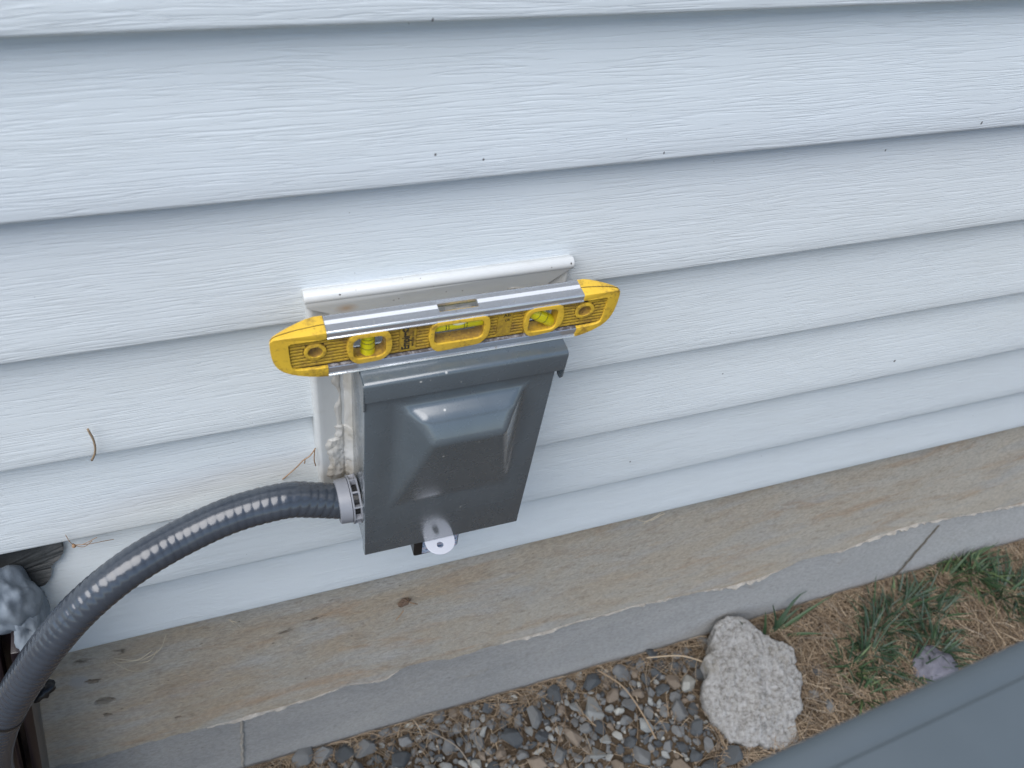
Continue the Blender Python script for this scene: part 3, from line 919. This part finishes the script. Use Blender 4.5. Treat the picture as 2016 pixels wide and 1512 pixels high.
# labels with moulded plate and black print
for x0, x1 in ((-54.2, -43.3), (11.3, 21.2)):
    b = Acc().plate(mm(rrect(x0, x1, -193.2, -171.8, .8, 3)), [], -.0449, -.0459).bm()
    autosmooth(from_bm('label_plate', b, OCH, lev))
def text(body, x, z, size, rot, parent, name, mat=INK, y=-.04595, sx=1.0, bold=.012):
    cu = bpy.data.curves.new(name, 'FONT'); cu.body = body; cu.size = size; cu.extrude = .00004
    cu.offset = size * bold
    t = bpy.data.objects.new(name, cu); COL.objects.link(t)
    dg = bpy.context.evaluated_depsgraph_get(); dg.update()
    me = bpy.data.meshes.new_from_object(t.evaluated_get(dg))
    bpy.data.objects.remove(t)
    Mx = Matrix.Translation((x, y, z)) @ Matrix.Rotation(-rot, 4, 'Y') @ Matrix.Rotation(math.pi / 2, 4, 'X') @ Matrix.Diagonal((sx, 1, 1, 1))
    me.transform(Mx @ Matrix.Identity(4)); me.transform(Matrix.Translation(-Vector((x, y, z))))
    me.materials.clear(); me.materials.append(mat)
    o = bpy.data.objects.new(name, me); COL.objects.link(o)
    o.parent = parent; o.location = Vector((x, y, z)) - wloc(parent)
    return o
text('Empire', -.0478, -.1926, .0072, math.pi / 2, lev, 'printed_name', sx=.78, bold=.04)
text('MADE IN U.S.A.', -.0449, -.1905, .0021, math.pi / 2, lev, 'printed_line')
b = Acc().plate(mm(circ(-50.4, -174.4, 2.2, 24)), [mm([(-50.7, -176.0), (-50.1, -176.0), (-50.1, -174.7), (-48.8, -174.7), (-48.8, -174.1), (-50.1, -174.1), (-50.1, -172.8), (-50.7, -172.8), (-50.7, -174.1), (-52.0, -174.1), (-52.0, -174.7), (-50.7, -174.7)])], -.0459, -.04600)
b.obj('printed_emblem', INK, lev)
text('Ab', .0148, -.1768, .0042, .12, lev, 'worn_print')
text('us', .0160, -.1808, .0042, .12, lev, 'worn_print')

# ------------------------------------------------------------------ foreground rail
rl = thing('grooved_rail', 'blurred blue-grey grooved rail crossing the near lower right corner', 'rail', (.3, -.40, -1.1))
rd = Vector((.1279, .0092, 0)).normalized(); rp = Vector((.0072, -.0110, 0))
E0 = Vector((-.0239, -.358, -.060)); rn = Vector((-rd.y, rd.x, 0))   # rn points to the wall
prof = [(0.0, -.030), (0, -.004), (-.0006, -.0018), (-.0022, -.0004), (-.004, 0), (-.0088, 0), (-.0100, -.0008), (-.0108, -.0008), (-.0118, 0), (-.0335, -.0004), (-.0346, -.0010), (-.0356, -.0010), (-.0368, -.0004),
        (-.0440, -.0002), (-.0452, -.0008), (-.0460, -.0008), (-.0472, 0), (-.085, 0), (-.088, -.001), (-.0895, -.004), (-.0895, -.030)]
V = []
for l in (-.9, 1.5):
    for s, z in prof: V.append(E0 + rd * l + rn * s + Vector((0, 0, z)))
n = len(prof)
F = [(i, (i + 1) % n, n + (i + 1) % n, n + i) for i in range(n)] + [list(range(n)), list(range(2 * n - 1, n - 1, -1))]
autosmooth(mesh('handrail', V, F, RAIL, rl), 35)
for l in (-.86, 1.46):
    c = E0 + rd * l + rn * -.045
    b = Acc().box(c.x - .03, c.x + .03, c.y - .03, c.y + .03, -1.11, -.091).bm(); bevel(b, .003, 2)
    from_bm('post', b, RAIL, rl)

# ------------------------------------------------------------------ broken concrete chunk
CH = [(.5468, .0171), (.561, .0137), (.5759, .0001), (.5874, -.0213), (.5977, -.0295), (.6208, -.0408), (.6331, -.0523), (.6338, -.0695), (.6239, -.0755), (.6306, -.0912), (.6294, -.1047), (.6146, -.1175), (.6119, -.1305), (.6046, -.1421), (.5897, -.1517),
      (.5914, -.1734), (.585, -.1796), (.5621, -.1813), (.5426, -.18), (.5282, -.1749), (.515, -.1674), (.4967, -.1639), (.486, -.1584), (.4685, -.146), (.4637, -.1344), (.4549, -.1164), (.4516, -.0892), (.4566, -.0692), (.4641, -.0549), (.4746, -.0494), (.4779, -.0255), (.4968, -.0162), (.5052, -.0043), (.5221, .0115)]
# slab lies tilted against the wall: raise it by dz and slide along the sight so its outline keeps its shape
CH = [(x - .006 + (x - .54) * -.016 - .30 * max(0, y + .02), y - .0125 + .12 * max(0, y + .02)) for x, y in CH]
def inside(x, y, P):
    c = False
    for i in range(len(P)):
        (x1, y1), (x2, y2) = P[i - 1], P[i]
        if (y1 > y) != (y2 > y) and x < (x2 - x1) * (y - y1) / (y2 - y1) + x1: c = not c
    return c
def edist(x, y, P):
    m = 9
    for i in range(len(P)):
        a, c = Vector(P[i - 1]), Vector(P[i]); p = Vector((x, y)); d = c - a
        t = max(0, min(1, (p - a).dot(d) / d.length_squared)); m = min(m, (a + d * t - p).length)
    return m
g = .0022
grid, V, F = {}, [], []
CHF = []
for i in range(len(CH)):     # roughen the outline
    a, c = Vector(CH[i - 1]), Vector(CH[i])
    for k in range(4):
        p = a.lerp(c, k / 4); CHF.append((p.x + .0035 * fbm(p.x * 70, p.y * 70, 0, 3), p.y + .0035 * fbm(p.x * 70, p.y * 70, 9, 3)))
nxg, nyg = int(.20 / g), int(.22 / g)
for j in range(nyg):
    for i in range(nxg):
        x, y = .435 + i * g, -.205 + j * g
        if inside(x, y, CHF):
            e = edist(x, y, CHF)
            zc = -1.054 + .3 * (y + .09) + min(0, .22 * (x - .530 - .25 * (y + .09))) + min(0, -.10 * (x - .585)) + min(0, .35 * (y + .150))
            rz = .005 * fbm(x * 22, y * 22, 0, 5) + .0040 * fbm(x * 190, y * 190, 4, 4) + .003 * noise.voronoi(Vector((x * 120, y * 120, 0)))[0][0]
            edge = -.006 * max(0, 1 - e / .005) ** 2
            grid[i, j] = len(V)
            V.append((x, y, zc + rz + edge))
cells = []
for (i, j) in list(grid):
    ks = [(i, j), (i + 1, j), (i + 1, j + 1), (i, j + 1)]
    if all(k in grid for k in ks): F.append([grid[k] for k in ks])
cnt = {}
for f in F:
    for a, c in zip(f, f[1:] + f[:1]): cnt[frozenset((a, c))] = cnt.get(frozenset((a, c)), 0) + 1
low = {}
def lowv(i):
    if i not in low:
        p = Vector(V[i]); cx, cy = .545, -.085
        low[i] = len(V)
        V.append((cx + (p.x - cx) * .93, cy + (p.y - cy) * .93, -1.112))
    return low[i]
for f in list(F):
    for a, c in zip(f, f[1:] + f[:1]):
        if cnt[frozenset((a, c))] == 1: F.append([c, a, lowv(a), lowv(c)])
q = M('broken_concrete', rough=.9, spec=.2)
p = q.pos(); n1 = q.noise(p, 110, 6, .75); n2 = q.noise(p, 420, 4, .7)
c = q.ramp(n1, [(.33, (.15, .14, .125)), (.46, (.34, .33, .31)), (.66, (.52, .515, .505))])
c = q.mix(q.rng(n2, .5, .68, 0, .5), c, (.58, .58, .58))
c = q.mix(q.rng(q.noise(q.vm('ADD', p, (4, 4, 4)), 18, 3), .55, .7, 0, .6), c, (.26, .23, .17))
q.set('Base Color', c); q.bump(q.ma('ADD', n1, n2), .007, .9)
o = mesh('concrete_chunk', V, F, q.m, None, True)
tag(o, 'large pale grey broken concrete chunk leaning against the foundation', 'concrete chunk')

# ------------------------------------------------------------------ gravel stones
SM = {'dark': stone_mat('slate_stone', (.050, .056, .061), (.095, .105, .113), .45, (.22, .23, .235), .75),
      'grey': stone_mat('grey_stone', (.12, .125, .125), (.20, .205, .205), .6, (.36, .36, .35)),
      'pale': stone_mat('pale_granite', (.24, .25, .24), (.37, .38, .37), .6, (.10, .10, .10)),
      'tan': stone_mat('tan_stone', (.17, .135, .10), (.26, .215, .17), .3, (.36, .33, .29)),
      'white': stone_mat('white_quartz', (.30, .30, .27), (.42, .42, .39), .2, (.25, .24, .20))}
def rock_mesh(name, seed, mat, npts=18, el=(1, .75, .6)):
    r = random.Random(seed)
    b = bmesh.new()
    for _ in range(npts):
        d = Vector((r.gauss(0, 1), r.gauss(0, 1), r.gauss(0, 1))).normalized() * r.uniform(.86, 1.06)
        b.verts.new((d.x * el[0], d.y * el[1], d.z * el[2]))
    res = bmesh.ops.convex_hull(b, input=b.verts)
    bmesh.ops.delete(b, geom=[v for v in b.verts if not v.link_faces], context='VERTS')
    bmesh.ops.bevel(b, geom=list(b.edges), offset=.07, segments=1, affect='EDGES', clamp_overlap=True)
    me = bpy.data.meshes.new(name); b.to_mesh(me); b.free()
    me.materials.append(mat)
    return me
RM = {k: [rock_mesh('gravel_stone', 11 * i + 100 * j, SM[k], 15 + i % 5, (1, R.uniform(.65, .9), R.uniform(.5, .75))) for i in range(5)] for j, k in enumerate(SM)}
LAB = {'dark': 'dark slate-blue gravel stone in the bed below the foundation',
       'grey': 'mid-grey gravel stone in the bed below the foundation',
       'pale': 'pale speckled gravel stone in the bed below the foundation',
       'tan': 'tan brown gravel stone in the bed below the foundation',
       'white': 'small whitish gravel stone in the bed below the foundation'}
placed = []
CHpoly = CH
def in_gravel(x, y):
    if y > .004 or y < -.42: return False
    e = .05 * fbm(x * 7, y * 7, 0, 2)
    return -.16 < x + e and x < .455 + e + .15 * max(0, (-.12 - y))
def stone(x, y, r, kind, label=None, group=True):
    me = R.choice(RM[kind])
    o = bpy.data.objects.new('gravel_stone', me); COL.objects.link(o)
    o.scale = (r, r, r)
    o.rotation_euler = (R.uniform(-.7, .7), R.uniform(-.7, .7), R.uniform(0, 6.3))
    o.location = (x, y, ground_h(x, y) + r * R.uniform(.15, .55))
    tag(o, label or LAB[kind], 'stone', ('%s gravel stones' % kind) if group else None)
    placed.append((x, y, r))
stone(.279, -.052, .0235, 'pale', 'largest oval pale speckled stone among the gravel near the foundation', False)
stone(.445, -.058, .0190, 'white', 'whitish triangular stone in the gravel close to the concrete chunk', False)
stone(.145, -.060, .0230, 'dark', 'largest dark angular stone at the left end of the gravel', False)
stone(.462, -.178, .0230, 'dark', 'large dark stone in the gravel below the concrete chunk', False)
stone(.665, -.100, .0150, 'dark', 'dark purple-grey stone beside the right edge of the concrete chunk', False)
stone(.655, -.155, .0155, 'grey', 'grey stone in the straw right of the concrete chunk', False)
stone(.472, -.050, .0170, 'dark', 'dark stone tucked under the left edge of the concrete chunk', False)
stone(.640, -.135, .0120, 'grey', 'smaller grey stone in the straw near the concrete chunk', False)
stone(.505, -.004, .0160, 'grey', 'grey stone between the concrete chunk and the foundation', False)
def ybot(x): return .0094 - .298 * (x + .22)
tries = 0
while len(placed) < 290 and tries < 40000:
    tries += 1
    x = R.uniform(-.22, .60); y = R.uniform(max(-.30, ybot(x) - .025), .004)
    if not in_gravel(x, y): continue
    r = R.choice((.0095, .012, .0135, .015, .017, .019, .021)) if tries < 6000 else R.uniform(.006, .0105)
    if edist(x, y, CHpoly) < r * .6 or inside(x, y, CHpoly): continue
    if any((x - a) ** 2 + (y - c) ** 2 < (.70 * (r + d)) ** 2 for a, c, d in placed): continue
    k = R.choices(('dark', 'grey', 'pale', 'tan', 'white'), (32, 42, 14, 8, 4))[0]
    if k == 'white': r = min(r, .011)
    size = 'tiny' if r < .0085 else 'small' if r < .0115 else 'mid-sized' if r < .0145 else 'big'
    hue = {'dark': 'dark slate-blue', 'grey': 'mid-grey', 'pale': 'pale speckled', 'tan': 'tan brown', 'white': 'whitish'}[k]
    t = (y - .004) / min(-.02, ybot(x) - .004)
    row = 'against the foundation' if y > -.022 else 'near the lower picture edge' if t > .72 else 'in the middle of the bed'
    col = ('at the far left end' if x < -.02 else 'left of centre' if x < .15 else 'right of centre' if x < .32 else 'toward the concrete chunk')
    stone(x, y, r, k, '%s %s gravel stone %s, %s' % (size, hue, row, col))
# fine grit between the stones
V, F, fmi = [], [], []
base = [rock_mesh('grit_shape', 900 + i, SM['grey'], 9) for i in range(4)]
kinds = list(SM)
for _ in range(4200):
    x, y = R.uniform(-.30, .66), R.uniform(-.50, .006)
    if not in_gravel(x * .97, y): continue
    if inside(x, y, CHpoly): continue
    r = R.uniform(.0025, .0062)
    me = R.choice(base)
    rot = Matrix.Rotation(R.uniform(0, 6.3), 3, 'Z') @ Matrix.Rotation(R.uniform(0, 6.3), 3, 'X')
    n0 = len(V); c = Vector((x, y, ground_h(x, y) + r * .5))
    mi = R.choices(range(5), (30, 34, 12, 20, 4))[0]
    for v in me.vertices: V.append(c + rot @ (v.co * r))
    for pgn in me.polygons: F.append([n0 + i for i in pgn.vertices]); fmi.append(mi)
o = mesh('gravel_grit', V, F, None, mats=[SM[k] for k in kinds], fm=fmi)
tag(o, 'fine grit filling the gaps between the gravel stones', 'grit', kind='stuff')
for me in base: bpy.data.meshes.remove(me)

# purple-grey rock behind the rail
b = bmesh.new(); bmesh.ops.create_icosphere(b, subdivisions=4, radius=1)
for v in b.verts:
    d = v.co.normalized(); k = 1 + .22 * fbm(d.x * 1.3 + 2, d.y * 1.3, d.z * 1.3, 4) + .04 * fbm(d.x * 6, d.y * 6, d.z * 6, 3)
    v.co = Vector((.862 + d.x * .040 * k, -.155 + d.y * .033 * k, -1.078 + d.z * .024 * k))
o = from_bm('rock', b, stone_mat('purple_rock', (.10, .10, .125), (.15, .15, .18), .2, (.24, .23, .22)), None, True)
tag(o, 'rounded purple-grey rock in the grass next to the blurred rail', 'rock')

# ------------------------------------------------------------------ dry straw thatch
STR = [M('straw_%s' % n_, c_, .7, spec=.25).m for n_, c_ in (('tan', (.255, .19, .125)), ('brown', (.125, .09, .06)), ('blond', (.37, .295, .205)), ('grey', (.20, .17, .135)))]
V, F, fmi = [], [], []
def straw(x, y, z, ln, r, mi, tilt=.15, bend=.35):
    a = R.uniform(0, 6.283); a2 = a + R.uniform(-bend, bend) * 2
    p = Vector((x, y, z)); segs = 4
    d = Vector((math.cos(a), math.sin(a), R.uniform(-.05, tilt)))
    d2 = Vector((math.cos(a2), math.sin(a2), R.uniform(-tilt, tilt * .5)))
    n0 = len(V); pts = [p]
    for k in range(segs): p = p + d.lerp(d2, k / (segs - 1)).normalized() * (ln / segs); pts.append(p)
    for k, p in enumerate(pts):
        t = d.lerp(d2, k / segs).normalized(); s_ = Vector((-t.y, t.x, 0)).normalized(); u = t.cross(s_)
        rr = r * (1 - .5 * k / segs)
        y_ = min(p.y, .008)
        z_ = max(p.z, ground_h(p.x, y_) + .0005)
        q0 = Vector((p.x, y_, z_))
        for th in (0, 2.094, 4.189): V.append(q0 + (s_ * math.cos(th) + u * math.sin(th)) * rr)
    for k in range(segs):
        for j in range(3):
            F.append((n0 + k * 3 + j, n0 + k * 3 + (j + 1) % 3, n0 + (k + 1) * 3 + (j + 1) % 3, n0 + (k + 1) * 3 + j)); fmi.append(mi)
for _ in range(42000):
    x = R.uniform(-.5, 1.75); y = .008 - abs(R.gauss(0, .19)) if R.random() < .75 else R.uniform(-.6, .008)
    if y < -.62: continue
    ing = in_gravel(x, y)
    if ing:
        clump = fbm(x * 11 + 3, y * 11, 5, 3)
        if R.random() > (.26 if clump > .16 else .03) and y < -.012: continue
    if inside(x, y, CHpoly) : continue
    mi = R.choices((0, 1, 2, 3), (44, 30, 12, 14))[0]
    lift = R.uniform(.001, .014 if not ing else .012)
    straw(x, y, ground_h(x, y) + lift, R.uniform(.018, .062), R.uniform(.00035, .00070), mi)
o = mesh('dry_straw', V, F, None, mats=STR, fm=fmi)
tag(o, 'matted dry tan straw covering the soil along the foundation', 'straw', kind='stuff')
# a few long single stalks that stand out on the gravel
def stalk(pts, r, label, mat=STR[0], name='straw_stalk', cat='straw'):
    o = mesh(name, *tube(catmull(pts, 6), r, 6), mat, None, True)
    return tag(o, label, cat)
gz = -1.083
stalk([(.305, .000, gz), (.330, -.040, gz + .012), (.345, -.085, gz + .006), (.352, -.125, gz)], .0012, 'long bent tan stalk lying across the middle of the gravel')
stalk([(.390, -.005, gz + .004), (.445, -.020, gz + .010), (.490, -.045, gz + .004)], .0011, 'pale stalk curving over stones left of the concrete chunk', STR[2])
stalk([(.020, -.012, gz - .004), (.055, -.050, gz + .006), (.070, -.085, gz)], .0009, 'thin grey stalk lying at the left end of the gravel', STR[3])
stalk([(.235, -.015, gz), (.225, -.06, gz + .012), (.19, -.105, gz + .004)], .0009, 'thin brown stalk crossing the left gravel stones', STR[1])

# ------------------------------------------------------------------ green grass tufts
GR = []
for n_, c_ in (('deep', (.022, .046, .022)), ('mid', (.036, .070, .030)), ('light', (.085, .125, .05)), ('bluish', (.045, .070, .050))):
    q = M('grass_' + n_, c_, .5, spec=.35); q.set('Subsurface Weight', 0.0); GR.append(q.m)
def blade(p, az, ln, wd, lean, curl, rr):
    p = Vector(p); n_ = 6; V, F = [], []
    d = Vector((math.cos(az), math.sin(az), 0)); s_ = Vector((-d.y, d.x, 0))
    pos = p.copy(); ang = lean
    for k in range(n_ + 1):
        t = k / n_; wk = wd * (1 - t ** 1.8) * (.6 + .8 * min(1, t * 4)) * .6 + .00012
        q0 = Vector((pos.x, min(pos.y, .006), max(pos.z, -1.095)))
        V += [q0 - s_ * wk, q0 + Vector((0, 0, -wk * .55)), q0 + s_ * wk]
        ang += curl / n_
        pos = pos + (d * math.sin(ang) + Vector((0, 0, math.cos(ang)))) * (ln / n_)
    for k in range(n_):
        a = k * 3
        F += [(a, a + 1, a + 4, a + 3), (a + 1, a + 2, a + 5, a + 4)]
    return V, F
def tuft(name, label, cx, cy, rad, nb, ln, wd, single=False, mi=(0, 1, 2, 3)):
    root = thing(name, label, 'grass', (cx, cy, -1.095), 'green grass tufts')
    if single:
        for k in range(nb):
            a = R.uniform(0, 6.28)
            p = (cx + rad * math.cos(a) * R.random(), min(.0, cy + rad * math.sin(a) * R.random()), -1.095)
            mesh('blade', *blade(p, R.uniform(0, 6.28), R.uniform(*ln), wd * R.uniform(.7, 1.2), R.uniform(.15, .8), R.uniform(.3, 1.1), R), GR[R.choice(mi)], root, True)
    else:
        V, F, fmi = [], [], []
        cl = []
        for _ in range(max(3, nb // 40)):
            a = R.uniform(0, 6.28); rr = rad * math.sqrt(R.random())
            cl.append((cx + rr * math.cos(a) * 1.25, min(-.008, cy + rr * math.sin(a))))
        for k in range(nb):
            bx, by = R.choice(cl); a = R.uniform(0, 6.28); rr = .013 * math.sqrt(R.random())
            p = (bx + rr * math.cos(a), min(-.001, by + rr * math.sin(a)), -1.093)
            v, f = blade(p, a + R.uniform(-.9, .9), R.uniform(*ln), wd * R.uniform(.5, 1.2), R.uniform(.15, 1.05), R.uniform(.2, 1.3), R)
            n0 = len(V); V += v; F += [[i + n0 for i in x] for x in f]; fmi += [R.choice(mi)] * len(f)
        o = mesh('blades', V, F, None, root, True, mats=GR, fm=fmi)
        o['kind'] = 'stuff'
    return root
t1 = thing('grass_tuft', 'few broad green grass blades sprouting behind the concrete chunk', 'grass', (.615, -.01, -1.095), 'green grass tufts')
for (x, y, az, ln, wd, le, cu) in ((.588, -.026, 2.85, .105, .0062, .45, .25), (.610, -.024, .30, .085, .0052, .75, .5), (.622, -.022, .60, .110, .0050, .40, .5), (.632, -.022, .15, .120, .0040, .65, .6),
                                   (.604, -.028, 1.6, .065, .0050, .25, .4), (.640, -.03, 5.9, .070, .0042, .7, .8), (.616, -.03, 3.3, .06, .0044, .5, .7), (.630, -.024, 1.9, .08, .004, .2, .6), (.645, -.028, .4, .075, .0036, .8, .6), (.600, -.032, 2.5, .06, .004, .7, .6)):
    mesh('blade', *blade((x, y, -1.095), az, ln, wd, le, cu, R), GR[R.choice((0, 1))], t1, True)
tuft('grass_tuft', 'large dark green grass tuft in the straw beside the purple rock', .850, -.095, .085, 560, (.035, .085), .0028, mi=(0, 0, 1, 3))
tuft('grass_tuft', 'sparse green grass between the concrete chunk and the purple rock', .745, -.150, .060, 130, (.025, .06), .0027, mi=(0, 1, 1, 2))
tuft('grass_tuft', 'bright green grass tuft at the foundation corner on the far right', 1.025, -.025, .050, 200, (.04, .09), .0030, mi=(0, 1, 1, 2))
tuft('grass_tuft', 'dark grass tuft cut off by the right edge of the view', 1.130, -.105, .060, 300, (.04, .09), .0028, mi=(0, 0, 1, 3))
tuft('grass_tuft', 'thin green grass sprig against the foundation above the large tuft', .905, -.035, .035, 26, (.03, .07), .0026, mi=(1, 1, 2))

# ------------------------------------------------------------------ small debris on the wall
TWIG = simple_noise_mat('dry_twig', (.22, .13, .07), (.34, .22, .13), 60, .8)
WEB = M('old_web', (.46, .40, .30), .8).m
stalk([(-.2545, -.0025, -.2725), (-.2535, -.004, -.285), (-.2555, -.004, -.297), (-.2600, -.002, -.308)], .0008, 'curved tan straw clinging to the siding above the conduit', STR[0], 'straw_wisp')
tw = thing('dried_insect', 'tiny brown dried insect with thin legs hanging on the siding edge', 'insect', (-.2965, -.001, -.410))
mesh('body', *tube([(-.2965, -.002, -.4095), (-.2962, -.003, -.4115), (-.2966, -.002, -.4130)], [.0008, .0017, .0006], 8), TWIG, tw, True)
for pts in ([(-.2965, -.002, -.411), (-.2975, -.003, -.403), (-.2985, -.001, -.396)], [(-.2960, -.002, -.411), (-.289, -.004, -.4095), (-.279, -.001, -.4085)], [(-.2960, -.002, -.4118), (-.290, -.003, -.415), (-.284, .001, -.4155)], [(-.2962, -.002, -.4112), (-.286, -.003, -.4125), (-.276, .001, -.419), (-.270, .004, -.424)]):
    mesh('leg', *tube(catmull(pts, 5), .00028, 5), TWIG, tw)
rt = thing('dry_rootlet', 'thin brown rootlet poking out beside the lower left trim edge', 'rootlet', (-.107, -.002, -.345))
for pts in ([(-.1065, -.004, -.340), (-.1115, -.006, -.346), (-.1165, -.004, -.353)], [(-.1070, -.003, -.342), (-.1085, -.006, -.352), (-.1075, -.004, -.364)], [(-.1155, -.005, -.351), (-.1160, -.004, -.358)], [(-.1165, -.004, -.353), (-.124, -.002, -.366), (-.134, .002, -.383)]):
    mesh('root', *tube(catmull(pts, 5), .0005, 5), TWIG, rt)
cw = thing('web_wisp', 'pale old cobweb strands on the concrete under the siding at left', 'cobweb', (-.30, .006, -.64))
for pts in ([(-.262, .004, -.612), (-.272, .001, -.635), (-.290, .003, -.652), (-.312, .007, -.655)], [(-.318, .006, -.648), (-.308, .003, -.668), (-.298, .006, -.688)], [(-.280, .004, -.640), (-.296, .002, -.648), (-.315, .006, -.642)], [(-.275, .004, -.640), (-.285, .003, -.658), (-.300, .006, -.666)]):
    mesh('strand', *tube(catmull(wobble(pts, .002, .9), 5), .00042, 5), WEB, cw)
cw2 = thing('web_wisp', 'short pale cobweb strand under the siding edge below the conduit', 'cobweb', (-.197, .006, -.62))
for pts in ([(-.203, .004, -.612), (-.199, .002, -.622), (-.196, .006, -.640)], [(-.203, .004, -.614), (-.197, .002, -.618), (-.194, .006, -.626)]):
    mesh('strand', *tube(catmull(pts, 5), .00045, 5), WEB, cw2)
cw3 = thing('web_wisp', 'pale cobweb strands under the siding edge right of the inlet box', 'cobweb', (.27, .006, -.62))
for pts in ([(.245, .003, -.600), (.262, .002, -.612), (.285, .006, -.607)], [(.268, .003, -.612), (.262, .004, -.622)], [(.284, .002, -.603), (.270, .004, -.618)]):
    mesh('strand', *tube(catmull(pts, 5), .00045, 5), WEB, cw3)
lf = thing('dead_leaf', 'shrivelled brown leaf scrap stuck to the concrete below the inlet box', 'leaf', (-.021, .006, -.682))
b = bmesh.new(); bmesh.ops.create_icosphere(b, subdivisions=3, radius=1)
for v in b.verts:
    d = v.co.normalized(); k = 1 + .6 * fbm(d.x * 2.2, d.y * 2.2, d.z * 2.2, 4)
    v.co = Vector((-.0215 + d.x * .0055 * k + d.z * .003, .0065 + d.y * .003 * k, -.6790 + d.z * .0065 * k))
from_bm('blade', b, M('brown_leaf', (.12, .08, .055), .85).m, lf)
mesh('stem', *tube([(-.019, .005, -.674), (-.011, .003, -.680), (-.006, .006, -.690)], .0006, 5), TWIG, lf)
mesh('stem', *tube([(-.022, .006, -.698), (-.026, .007, -.712), (-.029, .008, -.722)], .0005, 5), TWIG, lf)
